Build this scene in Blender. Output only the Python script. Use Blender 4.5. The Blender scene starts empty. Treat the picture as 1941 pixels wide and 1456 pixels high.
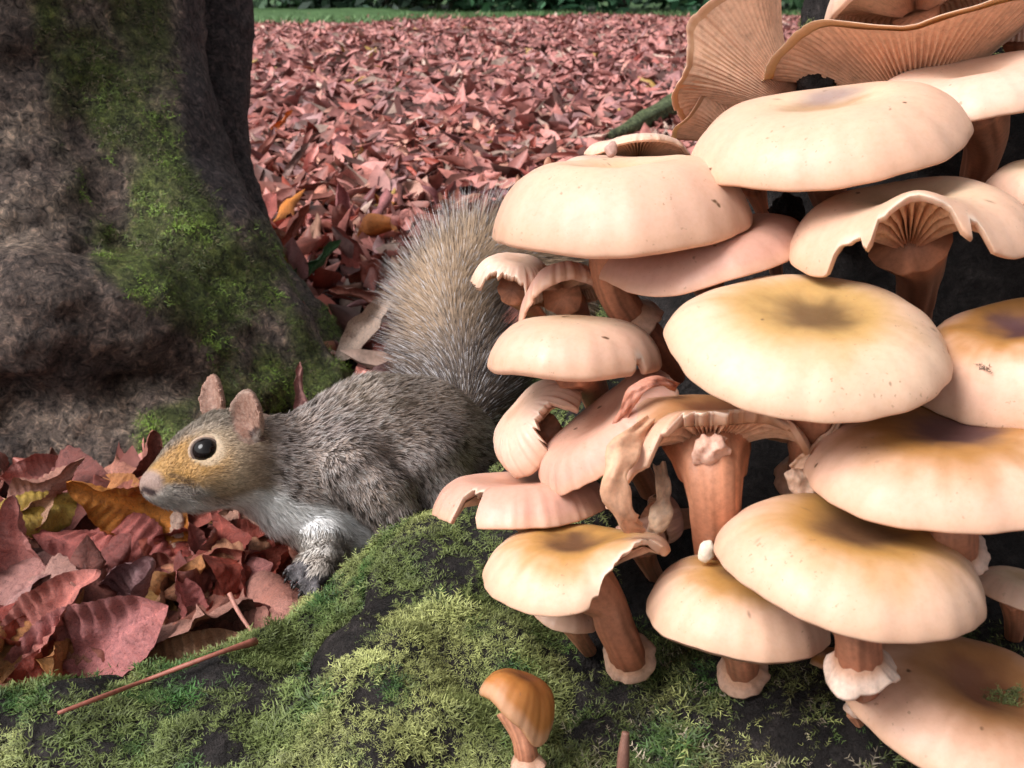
import bpy, math, random
import numpy as np
from mathutils import Vector, Matrix

random.seed(7)
RNG = np.random.default_rng(7)
SC = bpy.context.scene
COL = SC.collection
R = math.radians

# ------------------------------------------------------------------ camera
F = 2080.0            # focal length in pixels of the 1941 x 1456 photograph
PITCH = R(20.0)
CAM = np.array([0.0, 0.0, 0.33])
FWD = np.array([0.0, math.cos(PITCH), -math.sin(PITCH)])
UPC = np.array([0.0, math.sin(PITCH), math.cos(PITCH)])
RGT = np.array([1.0, 0.0, 0.0])
cd = bpy.data.cameras.new('camera')
cam = bpy.data.objects.new('camera', cd)
COL.objects.link(cam)
cam.location = CAM
cam.rotation_euler = (math.pi/2 - PITCH, 0, 0)
cd.sensor_width = 36.0
cd.lens = 36.0*F/1941.0
cd.clip_start = 0.02
cd.clip_end = 200.0
cd.dof.use_dof = True
cd.dof.focus_distance = 0.46
cd.dof.aperture_fstop = 36.0
SC.camera = cam

# ------------------------------------------------------------------ sky, sun, exposure
SUN_DIR = Vector((-0.62, -0.34, 0.80)).normalized()     # towards the bright part of the sky
world = bpy.data.worlds.new('World')
SC.world = world
world.use_nodes = True
nt = world.node_tree
bg = nt.nodes['Background']
sky = nt.nodes.new('ShaderNodeTexSky')
sky.sky_type = 'NISHITA'
sky.sun_disc = False
sky.sun_elevation = math.asin(SUN_DIR.z)
sky.sun_rotation = math.atan2(SUN_DIR.x, SUN_DIR.y)
sky.air_density = 1.0
sky.dust_density = 4.0
hs = nt.nodes.new('ShaderNodeHueSaturation')            # cloud cover: nearly grey sky
hs.inputs['Saturation'].default_value = 0.12
nt.links.new(sky.outputs['Color'], hs.inputs['Color'])
nt.links.new(hs.outputs['Color'], bg.inputs['Color'])
bg.inputs['Strength'].default_value = 0.075
sl = bpy.data.lights.new('sun', 'SUN')
sl.energy = 1.5
sl.angle = R(35)
sl.color = (1.0, 0.965, 0.955)
so = bpy.data.objects.new('sun', sl)
COL.objects.link(so)
so.location = (-2, -1.5, 3)
so.rotation_euler = SUN_DIR.to_track_quat('Z', 'Y').to_euler()
SC.view_settings.view_transform = 'Standard'
SC.view_settings.look = 'None'
SC.view_settings.gamma = 1.0
SC.view_settings.use_curve_mapping = False
SC.view_settings.exposure = 1.12
SC.cycles.use_denoising = True
SC.cycles.max_bounces = 6
SC.cycles.diffuse_bounces = 3
SC.cycles.glossy_bounces = 2
SC.cycles.transmission_bounces = 3
SC.cycles.use_adaptive_sampling = True

# ------------------------------------------------------------------ geometry helpers
def P(px, py, d):
    """point at depth d (m) in front of the camera, seen at photo pixel px, py"""
    return CAM + FWD*d + RGT*((px-970.5)/F*d) - UPC*((py-728.0)/F*d)

def proj(p):
    q = np.asarray(p) - CAM
    d = q @ FWD
    return 970.5 + F*(q @ RGT)/d, 728.0 - F*(q @ UPC)/d, d

def ground_depth(py, z=0.0):
    return (0.33-z)/(math.sin(PITCH) + math.cos(PITCH)*(py-728.0)/F)

def nrm(v):
    v = np.asarray(v, float)
    return v/np.maximum(np.linalg.norm(v, axis=-1, keepdims=True), 1e-12)

def sstep(a, b, x):
    t = np.clip((np.asarray(x, float)-a)/(b-a), 0, 1)
    return t*t*(3-2*t)

def lerp(a, b, t):
    t = np.asarray(t)[..., None] if np.ndim(t) else t
    return np.asarray(a)*(1-t) + np.asarray(b)*t

def _hash(i, j, k, s):
    n = (i*374761393 + j*668265263 + k*2147483647 + s*1274126177) & 0xFFFFFFFF
    n = ((n ^ (n >> 13))*1274126177) & 0xFFFFFFFF
    n = ((n ^ (n >> 16))*2246822519) & 0xFFFFFFFF
    return ((n ^ (n >> 15)) & 0xFFFFFF)/float(0xFFFFFF)

def noise(p, seed=0):
    """value noise in -1..1 on an (..., 3) array"""
    p = np.asarray(p, float)
    i = np.floor(p).astype(np.int64)
    f = p - i
    f = f*f*(3-2*f)
    out = 0
    for dx in (0, 1):
        wx = f[..., 0] if dx else 1-f[..., 0]
        for dy in (0, 1):
            wy = f[..., 1] if dy else 1-f[..., 1]
            for dz in (0, 1):
                wz = f[..., 2] if dz else 1-f[..., 2]
                out = out + wx*wy*wz*_hash(i[..., 0]+dx, i[..., 1]+dy, i[..., 2]+dz, seed)
    return out*2-1

def fbm(p, oct=3, seed=0):
    a, s, o = 1.0, 0.0, 0.0
    p = np.asarray(p, float)
    for k in range(oct):
        o = o + a*noise(p*(2.03**k), seed+k*17)
        s += a
        a *= 0.5
    return o/s

def catmull(pts, n):
    pts = np.asarray(pts, float)
    m = len(pts)
    if m == 2:
        t = np.linspace(0, 1, n)[:, None]
        return pts[0]*(1-t)+pts[1]*t
    e = np.vstack([2*pts[0]-pts[1], pts, 2*pts[-1]-pts[-2]])
    u = np.linspace(0, m-1, n)
    i = np.minimum(u.astype(int), m-2)
    t = (u-i)[:, None]
    a, b, c, d = e[i], e[i+1], e[i+2], e[i+3]
    return 0.5*((2*b)+(c-a)*t+(2*a-5*b+4*c-d)*t*t+(3*b-a-3*c+d)*t**3)

def link(o, parent=None):
    COL.objects.link(o)
    if parent is not None:
        o.parent = parent
    return o

def mesh_from(name, v, f, mat=None, col=None, smooth=True):
    """v (n,3); f (m,3) or (m,4) array or list of arrays; one mesh datablock"""
    me = bpy.data.meshes.new(name)
    v = np.asarray(v, np.float32)
    fs = f if isinstance(f, list) else [f]
    fs = [np.asarray(q, np.int32) for q in fs if len(q)]
    nl = sum(q.size for q in fs)
    npoly = sum(len(q) for q in fs)
    me.vertices.add(len(v))
    me.vertices.foreach_set('co', v.ravel())
    me.loops.add(nl)
    me.loops.foreach_set('vertex_index', np.concatenate([q.ravel() for q in fs]))
    me.polygons.add(npoly)
    cnt = np.concatenate([np.full(len(q), q.shape[1], np.int32) for q in fs])
    st = np.concatenate([[0], np.cumsum(cnt)[:-1]]).astype(np.int32)
    me.polygons.foreach_set('loop_start', st)
    try:
        me.polygons.foreach_set('loop_total', cnt)
    except Exception:
        pass
    me.polygons.foreach_set('use_smooth', np.full(npoly, smooth))
    me.update(calc_edges=True)
    if col is not None:
        col = np.asarray(col, np.float32)
        if col.shape[1] == 3:
            col = np.hstack([col, np.ones((len(col), 1), np.float32)])
        a = me.color_attributes.new('Col', 'FLOAT_COLOR', 'POINT')
        a.data.foreach_set('color', col.ravel())
    if mat is not None:
        me.materials.append(mat)
    return me

def obj(name, me, parent=None, loc=None):
    o = bpy.data.objects.new(name, me)
    if loc is not None:
        o.location = loc
    return link(o, parent)

def empty(name, loc):
    o = bpy.data.objects.new(name, None)
    o.empty_display_size = 0.01
    o.location = loc
    return link(o)

def tag(o, label=None, cat=None, group=None, kind=None):
    if label: o['label'] = label
    if cat: o['category'] = cat
    if group: o['group'] = group
    if kind: o['kind'] = kind
    return o

def grid_faces(nu, nv, wrap_v=False):
    """faces of a grid of nu rows by nv columns"""
    i = np.arange(nu-1)[:, None]
    j = np.arange(nv if wrap_v else nv-1)[None, :]
    jn = (j+1) % nv
    a = i*nv+j
    return np.stack([a, i*nv+jn, (i+1)*nv+jn, (i+1)*nv+j], -1).reshape(-1, 4)

def frames(c):
    """tangent + two normals along a polyline"""
    t = nrm(np.gradient(c, axis=0))
    ref = np.array([0.0, 0.0, 1.0])
    if abs(t[0] @ ref) > 0.9:
        ref = np.array([1.0, 0.0, 0.0])
    n1 = np.zeros_like(t)
    n = nrm(np.cross(t[0], ref))
    for k in range(len(t)):
        n = nrm(n - t[k]*(n @ t[k]))
        n1[k] = n
    return t, n1, np.cross(t, n1)

def tube(pts, rad, n=24, sides=14, wob=0.0, seed=0):
    """swept tube, closed with end caps; returns v, f(list), along, angle"""
    q = catmull(np.hstack([np.asarray(pts, float), np.asarray(rad, float)[:, None]]), n)
    c, r = q[:, :3], np.maximum(q[:, 3], 1e-5)
    t, a, b = frames(c)
    th = np.linspace(0, 2*np.pi, sides, endpoint=False)
    ring = a[:, None, :]*np.cos(th)[None, :, None] + b[:, None, :]*np.sin(th)[None, :, None]
    rr = r[:, None]
    if wob:
        g = np.stack([np.cos(th)[None]*1.5+0*rr, np.sin(th)[None]*1.5+0*rr, np.linspace(0, 3, n)[:, None]+0*th[None]], -1)
        rr = rr*(1+wob*noise(g*2.2, seed))
    v = (c[:, None, :]+ring*rr[..., None]).reshape(-1, 3)
    v = np.vstack([v, c[0], c[-1]])
    fq = grid_faces(n, sides, True)[:, ::-1]
    k = np.arange(sides)
    kn = (k+1) % sides
    f3 = np.vstack([np.stack([k, kn, np.full(sides, n*sides)], -1),
                    np.stack([(n-1)*sides+kn, (n-1)*sides+k, np.full(sides, n*sides+1)], -1)])
    al = np.concatenate([np.repeat(np.linspace(0, 1, n), sides), [0, 1]])
    an = np.concatenate([np.tile(th, n), [0, 0]])
    return v, [fq, f3], al, an

# ------------------------------------------------------------------ signed distance sculpting
def sd_cone(p, a, b, ra, rb):
    a, b = np.asarray(a), np.asarray(b)
    ab = b-a
    t = np.clip(((p-a) @ ab)/max(ab @ ab, 1e-12), 0, 1)
    return np.linalg.norm(p-(a+t[..., None]*ab), axis=-1) - (ra+(rb-ra)*t)

def smin(a, b, k):
    if k <= 0:
        return np.minimum(a, b)
    h = np.clip(0.5+0.5*(b-a)/k, 0, 1)
    return b*(1-h)+a*h-k*h*(1-h)

def grid(lo, hi, h):
    ax = [np.arange(lo[k], hi[k]+h, h) for k in range(3)]
    g = np.stack(np.meshgrid(*ax, indexing='ij'), -1)
    return g, np.array([x[0] for x in ax])

def surface_nets(f, org, h):
    s = f < 0
    nx, ny, nz = f.shape
    c = np.zeros((nx-1, ny-1, nz-1), np.int8)
    for dx in (0, 1):
        for dy in (0, 1):
            for dz in (0, 1):
                c += s[dx:nx-1+dx, dy:ny-1+dy, dz:nz-1+dz]
    mixed = (c > 0) & (c < 8)
    ids = np.full(mixed.shape, -1, np.int64)
    cells = np.argwhere(mixed)
    ids[tuple(cells.T)] = np.arange(len(cells))
    acc = np.zeros((len(cells), 3))
    cnt = np.zeros(len(cells))
    I, J, K = cells.T
    for ax in range(3):
        o = [a for a in range(3) if a != ax]
        for u in (0, 1):
            for w in (0, 1):
                off = np.zeros(3, int)
                off[o[0]] = u
                off[o[1]] = w
                e = off.copy()
                e[ax] = 1
                f0 = f[I+off[0], J+off[1], K+off[2]]
                f1 = f[I+e[0], J+e[1], K+e[2]]
                m = (f0 < 0) != (f1 < 0)
                t = np.where(m, f0/np.where(m, f0-f1, 1), 0)
                q = np.tile(off.astype(float), (len(cells), 1))
                q[:, ax] += t
                acc[m] += q[m]
                cnt[m] += 1
    v = (cells + acc/np.maximum(cnt, 1)[:, None])*h + org
    faces = []
    for ax in range(3):
        o = [(ax+1) % 3, (ax+2) % 3]
        a = [slice(0, f.shape[k]) for k in range(3)]
        s0 = [slice(None)]*3
        s1 = [slice(None)]*3
        s0[ax] = slice(0, -1)
        s1[ax] = slice(1, None)
        ch = s[tuple(s0)] != s[tuple(s1)]
        e = np.argwhere(ch)
        ok = (e[:, o[0]] > 0) & (e[:, o[1]] > 0) & (e[:, o[0]] < f.shape[o[0]]-1) & (e[:, o[1]] < f.shape[o[1]]-1)
        e = e[ok]
        if not len(e):
            continue
        ins = s[tuple(e.T)]
        u = np.zeros(3, int)
        u[o[0]] = 1
        w = np.zeros(3, int)
        w[o[1]] = 1
        q = np.stack([ids[tuple((e-u-w).T)], ids[tuple((e-w).T)], ids[tuple(e.T)], ids[tuple((e-u).T)]], -1)
        q[~ins] = q[~ins][:, ::-1]
        faces.append(q)
    return v, np.vstack(faces)

def sample_surface(v, f, n, rng, weight=None):
    """n random points on quads/tris: positions and normals"""
    v = np.asarray(v, float)
    t = np.vstack([f[:, [0, 1, 2]], f[:, [0, 2, 3]]]) if f.shape[1] == 4 else f
    A, B, C = v[t[:, 0]], v[t[:, 1]], v[t[:, 2]]
    cr = np.cross(B-A, C-A)
    ar = np.linalg.norm(cr, axis=1)
    vn = np.zeros_like(v)
    for k in range(3):
        np.add.at(vn, t[:, k], cr)
    vn = nrm(vn)
    w = ar if weight is None else ar*weight((A+B+C)/3, nrm(cr))
    w = np.maximum(w, 0)
    k = rng.choice(len(t), n, p=w/w.sum())
    a, b = rng.random(n), rng.random(n)
    m = a+b > 1
    a[m], b[m] = 1-a[m], 1-b[m]
    c = 1-a-b
    p = A[k]*c[:, None]+B[k]*a[:, None]+C[k]*b[:, None]
    nn = nrm(vn[t[k, 0]]*c[:, None]+vn[t[k, 1]]*a[:, None]+vn[t[k, 2]]*b[:, None])
    return p, nn

# ------------------------------------------------------------------ materials
def mat_new(name):
    m = bpy.data.materials.new(name)
    m.use_nodes = True
    nt = m.node_tree
    return m, nt, nt.nodes['Principled BSDF']

def node(nt, typ, **kw):
    n = nt.nodes.new(typ)
    for k, v in kw.items():
        setattr(n, k, v)
    return n

def tex(nt, scale, detail=4.0, rough=0.6, typ='ShaderNodeTexNoise', coord='Object', dist=0.0):
    tc = node(nt, 'ShaderNodeTexCoord')
    n = node(nt, typ)
    n.inputs['Scale'].default_value = scale
    if 'Detail' in n.inputs: n.inputs['Detail'].default_value = detail
    if 'Roughness' in n.inputs: n.inputs['Roughness'].default_value = rough
    if 'Distortion' in n.inputs: n.inputs['Distortion'].default_value = dist
    nt.links.new(tc.outputs[coord], n.inputs['Vector'])
    return n

def ramp(nt, src, stops):
    r = node(nt, 'ShaderNodeValToRGB')
    e = r.color_ramp.elements
    while len(e) > 1:
        e.remove(e[-1])
    e[0].position = stops[0][0]
    e[0].color = (*stops[0][1], 1)
    for p, c in stops[1:]:
        q = e.new(p)
        q.color = (*c, 1)
    nt.links.new(src, r.inputs['Fac'])
    return r

def mixc(nt, a, b, fac, mode='MIX'):
    m = node(nt, 'ShaderNodeMix', data_type='RGBA', blend_type=mode)
    for s, v in ((6, a), (7, b), (0, fac)):
        if hasattr(v, 'is_linked') or hasattr(v, 'links'):
            nt.links.new(v, m.inputs[s])
        elif s == 0:
            m.inputs[0].default_value = v
        else:
            m.inputs[s].default_value = (*v, 1)
    return m.outputs[2]

def bump(nt, bsdf, src, strength=0.5, dist=0.002, prev=None):
    b = node(nt, 'ShaderNodeBump')
    b.inputs['Strength'].default_value = strength
    b.inputs['Distance'].default_value = dist
    nt.links.new(src, b.inputs['Height'])
    if prev is not None:
        nt.links.new(prev, b.inputs['Normal'])
    nt.links.new(b.outputs['Normal'], bsdf.inputs['Normal'])
    return b.outputs['Normal']

def vcol(nt):
    a = node(nt, 'ShaderNodeAttribute')
    a.attribute_name = 'Col'
    return a.outputs['Color']

def m_cap():
    m, nt, b = mat_new('mushroom_cap_skin')
    c = vcol(nt)
    n = tex(nt, 420, 5, 0.65)
    r = ramp(nt, n.outputs['Fac'], [(0.25, (0.93, 0.90, 0.87)), (0.55, (1, 1, 1)), (0.8, (1.02, 1.03, 1.04))])
    c2 = mixc(nt, c, r.outputs['Color'], 1.0, 'MULTIPLY')
    s = tex(nt, 130, 2, 0.5)
    sp = ramp(nt, s.outputs['Fac'], [(0.0, (0, 0, 0)), (0.735, (0, 0, 0)), (0.77, (1, 1, 1))])
    c3 = mixc(nt, c2, (0.16, 0.08, 0.04), sp.outputs['Color'])
    fl = tex(nt, 620, 2, 0.5)
    fr = ramp(nt, fl.outputs['Fac'], [(0.0, (0, 0, 0)), (0.66, (0, 0, 0)), (0.72, (0.55, 0.55, 0.55))])
    pm = tex(nt, 55, 3, 0.5)
    pr = ramp(nt, pm.outputs['Fac'], [(0.48, (0, 0, 0)), (0.62, (1, 1, 1))])
    fm = mixc(nt, fr.outputs['Color'], pr.outputs['Color'], 1.0, 'MULTIPLY')
    c3 = mixc(nt, c3, (0.30, 0.15, 0.08), fm)
    nt.links.new(c3, b.inputs['Base Color'])
    rn = tex(nt, 40, 5, 0.65)
    rq = ramp(nt, rn.outputs['Fac'], [(0.35, (0.36, 0.36, 0.36)), (0.65, (0.60, 0.60, 0.60))])
    nt.links.new(rq.outputs['Color'], b.inputs['Roughness'])
    b.inputs['Subsurface Weight'].default_value = 0.18
    b.inputs['Subsurface Radius'].default_value = (1.0, 0.45, 0.25)
    b.inputs['Subsurface Scale'].default_value = 0.006
    n2 = tex(nt, 75, 6, 0.65)
    bump(nt, b, n2.outputs['Fac'], 0.22, 0.0012)
    return m

def m_vcol(name, rough=0.6, sss=0.0, nscale=0, namp=0.25, bscale=0, bdist=0.001, bstr=0.5, spec=0.5):
    m, nt, b = mat_new(name)
    c = vcol(nt)
    if nscale:
        n = tex(nt, nscale, 5, 0.65)
        r = ramp(nt, n.outputs['Fac'], [(0.25, (1-namp*1.6,)*3), (0.5, (1, 1, 1)), (0.75, (1+namp,)*3)])
        c = mixc(nt, c, r.outputs['Color'], 1.0, 'MULTIPLY')
    nt.links.new(c, b.inputs['Base Color'])
    b.inputs['Roughness'].default_value = rough
    b.inputs['Specular IOR Level'].default_value = spec
    if sss:
        b.inputs['Subsurface Weight'].default_value = sss
        b.inputs['Subsurface Radius'].default_value = (1.0, 0.45, 0.25)
        b.inputs['Subsurface Scale'].default_value = 0.004
    if bscale:
        n2 = tex(nt, bscale, 6, 0.7)
        bump(nt, b, n2.outputs['Fac'], bstr, bdist)
    return m

def m_bark(name, cols, scale, bdist, spec=0.4, rough=0.75):
    m, nt, b = mat_new(name)
    n = tex(nt, scale, 8, 0.7, dist=0.6)
    r = ramp(nt, n.outputs['Fac'], cols)
    v = tex(nt, scale*3.2, 3, 0.6, typ='ShaderNodeTexVoronoi')
    n3 = tex(nt, scale*5, 6, 0.75)
    r3 = ramp(nt, n3.outputs['Fac'], [(0.3, (0.6, 0.6, 0.6)), (0.7, (1.25, 1.25, 1.25))])
    c = mixc(nt, r.outputs['Color'], r3.outputs['Color'], 1.0, 'MULTIPLY')
    nt.links.new(c, b.inputs['Base Color'])
    b.inputs['Roughness'].default_value = rough
    b.inputs['Specular IOR Level'].default_value = spec
    p = bump(nt, b, n3.outputs['Fac'], 0.9, bdist)
    bump(nt, b, v.outputs['Distance'], 0.6, bdist, p)
    return m

def m_leaf():
    """dead leaf: the object's own colour, veins and dry blotches"""
    m, nt, b = mat_new('dead_leaf')
    oi = node(nt, 'ShaderNodeObjectInfo')
    n = tex(nt, 28, 6, 0.7, dist=0.8)
    r = ramp(nt, n.outputs['Fac'], [(0.28, (0.42, 0.34, 0.32)), (0.46, (0.95, 0.95, 0.95)), (0.62, (1.1, 1.08, 1.04)), (0.8, (1.35, 1.4, 1.35))])
    c = mixc(nt, oi.outputs['Color'], r.outputs['Color'], 1.0, 'MULTIPLY')
    c = mixc(nt, c, vcol(nt), 1.0, 'MULTIPLY')
    n4 = tex(nt, 160, 4, 0.7)
    r4 = ramp(nt, n4.outputs['Fac'], [(0.3, (0.75, 0.75, 0.75)), (0.7, (1.15, 1.15, 1.15))])
    c = mixc(nt, c, r4.outputs['Color'], 1.0, 'MULTIPLY')
    nt.links.new(c, b.inputs['Base Color'])
    b.inputs['Roughness'].default_value = 0.5
    b.inputs['Specular IOR Level'].default_value = 0.45
    sp = tex(nt, 75, 3, 0.6)
    rs = ramp(nt, sp.outputs['Fac'], [(0.60, (1, 1, 1)), (0.70, (0.40, 0.30, 0.27))])
    c = mixc(nt, c, rs.outputs['Color'], 0.8, 'MULTIPLY')
    fv = tex(nt, 34, 2, 0.5, typ='ShaderNodeTexVoronoi')
    fv.feature = 'DISTANCE_TO_EDGE'
    rf = ramp(nt, fv.outputs['Distance'], [(0.0, (1.25, 1.2, 1.15)), (0.06, (1, 1, 1))])
    c = mixc(nt, c, rf.outputs['Color'], 0.6, 'MULTIPLY')
    nt.links.new(c, b.inputs['Base Color'])
    p = bump(nt, b, n4.outputs['Fac'], 0.5, 0.0015)
    bump(nt, b, n.outputs['Fac'], 0.5, 0.006, p)
    return m

M = {}
M['cap'] = m_cap()
M['gill'] = m_vcol('gill_flesh', 0.6, 0.15, 300, 0.2, spec=0.3)
M['stem'] = m_vcol('stem_flesh', 0.5, 0.15, 500, 0.16, 400, 0.0005, 0.5, spec=0.4)
M['fur'] = m_vcol('fur_hair', 0.55, spec=0.25)
M['skin'] = m_vcol('animal_skin', 0.6, 0.1, 900, 0.25, spec=0.3)
M['moss'] = m_vcol('moss_frond', 0.55, spec=0.35)
M['litter'] = m_vcol('leaf_litter', 0.5, 0, 60, 0.35, spec=0.4)
M['leaf'] = m_leaf()
M['foliage'] = m_vcol('green_foliage', 0.5, spec=0.3)
M['bark_stump'] = m_bark('shade_darkened_bark', [(0.32, (0.006, 0.005, 0.005)), (0.48, (0.022, 0.017, 0.016)), (0.60, (0.045, 0.036, 0.034)), (0.74, (0.11, 0.09, 0.085))], 75, 0.006, 0.3, 0.7)  # dark bark, its colour darkened further for the shade between the caps
def m_bark_tree():
    m, nt, b = mat_new('beech_bark')
    c = vcol(nt)
    n1 = tex(nt, 150, 9, 0.72, dist=0.9)
    r1 = ramp(nt, n1.outputs['Fac'], [(0.38, (0.22, 0.20, 0.20)), (0.46, (0.85, 0.85, 0.85)), (0.54, (1.35, 1.3, 1.25)), (0.63, (2.9, 2.65, 2.4))])
    c = mixc(nt, c, r1.outputs['Color'], 1.0, 'MULTIPLY')
    v = tex(nt, 60, 3, 0.6, typ='ShaderNodeTexVoronoi')
    v.feature = 'DISTANCE_TO_EDGE'
    rv = ramp(nt, v.outputs['Distance'], [(0.0, (0.35, 0.33, 0.33)), (0.09, (1, 1, 1))])
    c = mixc(nt, c, rv.outputs['Color'], 0.55, 'MULTIPLY')
    nt.links.new(c, b.inputs['Base Color'])
    b.inputs['Roughness'].default_value = 0.75
    b.inputs['Specular IOR Level'].default_value = 0.3
    p = bump(nt, b, n1.outputs['Fac'], 1.0, 0.012)
    n2 = tex(nt, 330, 4, 0.7)
    bump(nt, b, n2.outputs['Fac'], 0.7, 0.003, p)
    return m
M['bark_tree'] = m_bark_tree()
M['bark_far'] = m_bark('far_bark', [(0.3, (0.07, 0.055, 0.045)), (0.7, (0.2, 0.16, 0.13))], 9, 0.02)
m, nt, b = mat_new('woodland_soil')
n = tex(nt, 14, 8, 0.75)
rr = ramp(nt, n.outputs['Fac'], [(0.3, (0.03, 0.014, 0.011)), (0.55, (0.10, 0.04, 0.033)), (0.75, (0.24, 0.10, 0.08))])
nt.links.new(rr.outputs['Color'], b.inputs['Base Color'])
b.inputs['Roughness'].default_value = 0.85
bump(nt, b, n.outputs['Fac'], 0.8, 0.02)
M['soil'] = m
m, nt, b = mat_new('grass_ground')
n = tex(nt, 6, 8, 0.75)
rr = ramp(nt, n.outputs['Fac'], [(0.3, (0.03, 0.06, 0.02)), (0.6, (0.10, 0.19, 0.07)), (0.8, (0.17, 0.28, 0.11))])
nt.links.new(rr.outputs['Color'], b.inputs['Base Color'])
M['grass_ground'] = m
m, nt, b = mat_new('wet_black_eye')
b.inputs['Base Color'].default_value = (0.006, 0.004, 0.004, 1)
b.inputs['Roughness'].default_value = 0.05
b.inputs['Specular IOR Level'].default_value = 0.35
M['eye'] = m
m, nt, b = mat_new('dark_claw')
b.inputs['Base Color'].default_value = (0.03, 0.024, 0.024, 1)
b.inputs['Roughness'].default_value = 0.35
M['claw'] = m
m, nt, b = mat_new('whisker_hair')
b.inputs['Base Color'].default_value = (0.03, 0.02, 0.02, 1)
b.inputs['Roughness'].default_value = 0.4
M['whisker'] = m
# ================================================================== ground
def build_ground():
    n = 90
    x = np.concatenate([np.linspace(-40, -2, 14), np.linspace(-1.9, 3.0, 70), np.linspace(3.2, 45, 14)])
    y = np.concatenate([np.linspace(-6, 0, 8), np.linspace(0.05, 3, 60), np.linspace(3.2, 9, 24), np.linspace(9.6, 60, 20)])
    X, Y = np.meshgrid(x, y, indexing='ij')
    p = np.stack([X, Y, 0*X], -1)
    Z = 0.012*noise(p*4, 3) + 0.02*noise(p*0.9, 5)*sstep(1.0, 3, Y) - 0.012
    v = np.stack([X, Y, Z], -1).reshape(-1, 3)
    o = obj('ground', mesh_from('ground', v, grid_faces(len(x), len(y)), M['soil']))
    tag(o, kind='structure')
build_ground()

# ================================================================== the stump the mushrooms grow on
AX = np.array([0.385, 0.68])
def prof_r(z):
    return np.interp(z, [-0.05, 0.0, 0.05, 0.10, 0.15, 0.20, 0.25, 0.30, 0.36, 0.45, 0.70],
                     [0.52, 0.475, 0.43, 0.375, 0.325, 0.283, 0.238, 0.205, 0.18, 0.165, 0.15])

def root_pts(lst):
    out = []
    for px, py, d, r in lst:
        out.append((P(px, py, d), r))
    return out
ROOTS = [
    # the long mossy root running out to the lower left
    root_pts([(1120, 1110, 0.52, 0.07), (890, 1240, 0.50, 0.055), (690, 1362, 0.495, 0.045), (480, 1425, 0.49, 0.036), (240, 1478, 0.49, 0.030), (-60, 1490, 0.50, 0.026), (-300, 1530, 0.50, 0.02)]),
    # lower swelling towards the camera
    root_pts([(1200, 1500, 0.44, 0.06), (760, 1500, 0.42, 0.055), (420, 1560, 0.42, 0.05), (60, 1600, 0.42, 0.045), (-250, 1650, 0.42, 0.03)]),
    root_pts([(1900, 1500, 0.45, 0.07), (1500, 1560, 0.40, 0.06), (1100, 1700, 0.38, 0.05)]),
]
def stump_sdf(p):
    z = p[..., 2]
    q = p[..., :2]-AX
    rr = np.linalg.norm(q, axis=-1)
    ang = np.arctan2(q[..., 1], q[..., 0])
    rad = (prof_r(z)-0.055*np.exp(-((z-0.17)/0.075)**2)*np.exp(-((ang+2.0)/0.55)**2))*(1+0.035*np.cos(5*ang+1.0)*sstep(0.5, 0.05, z)+0.02*np.cos(9*ang-0.6))
    d = (rr-rad)*0.72
    d = np.maximum(d, z-0.62)
    for rt in ROOTS:
        for (a, ra), (b, rb) in zip(rt[:-1], rt[1:]):
            d = smin(d, sd_cone(p, a, b, ra, rb), 0.03)
    return d
def stump_disp(p):
    st = p*np.array([1, 1, 0.45])
    return 0.011*fbm(st*24, 3, 11) + 0.006*np.abs(noise(st*70, 21)) + 0.005*noise(p*48, 31)

def stump_hit(px, py, d0=0.2, d1=1.2, rough=False):
    ds = np.linspace(d0, d1, 260)
    pts = np.stack([P(px, py, d) for d in ds])
    s = stump_sdf(pts)
    if rough:
        s = s-stump_disp(pts)
    k = np.argmax(s < 0)
    return ds[k] if s[k] < 0 else 0.5

def build_stump():
    h = 0.005
    g, org = grid((-0.42, 0.20, -0.03), (0.86, 1.0, 0.64), h)
    f = stump_sdf(g)
    near = np.abs(f) < 0.04
    f[near] -= stump_disp(g[near])
    v, q = surface_nets(f, org, h)
    # keep what the place shows: drop the far back half of the stump only below ground
    root = empty('mossy_stump', (AX[0], AX[1], 0))
    tag(root, 'dark tree stump clad in green moss, covered with mushrooms', 'tree stump')
    loc = np.array([AX[0], AX[1], 0])
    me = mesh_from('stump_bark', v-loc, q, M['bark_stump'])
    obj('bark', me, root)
    # ---- moss
    px, py, d = proj(v)
    def dens(c, n):
        x, y, dd = proj(c)
        patch = fbm(c*np.array([34, 34, 34]), 3, 91)+0.35*noise(c*130, 95)
        base = sstep(-0.20, 0.16, patch+0.30*n[:, 2]-0.12)
        # thick on the root and the left shoulder, thin and brown under the caps
        left = 1-0.80*sstep(900, 1180, x+0.25*(1000-y))-0.20*sstep(1100, 1200, x)*sstep(1300, 1180, y)*sstep(90, 200, y)
        # bare dark bark
        for bx, by, sx, sy in ((860, 1070, 70, 60), (720, 1135, 26, 32), (450, 1290, 75, 20), (190, 1350, 150, 12), (180, 1410, 45, 40), (990, 1060, 40, 60), (330, 1340, 50, 14)):
            base = base*(1-0.93*np.exp(-((x-bx)/sx)**2-((y-by)/sy)**2))
        vis = (x > -150) & (x < 2050) & (y > -150) & (y < 1650) & (dd < 0.75)
        facing = sstep(-0.35, 0.0, np.einsum('ij,ij->i', n, nrm(CAM-c)))
        left = np.maximum(left, 0.9*sstep(160, 60, y))
        left = np.maximum(left, 0.6*sstep(1170, 1260, y)*sstep(1000, 1200, x))
        return base*np.clip(left, 0, 1)*np.where(vis, 1, 0.08)*(0.15+0.85*facing)
    p, n = sample_surface(v, q, 62000, RNG, dens)
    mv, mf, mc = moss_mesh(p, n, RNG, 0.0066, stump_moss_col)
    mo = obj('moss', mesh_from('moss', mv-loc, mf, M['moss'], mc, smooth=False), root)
    tag(mo, kind='stuff')
    return root, v, q

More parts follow.
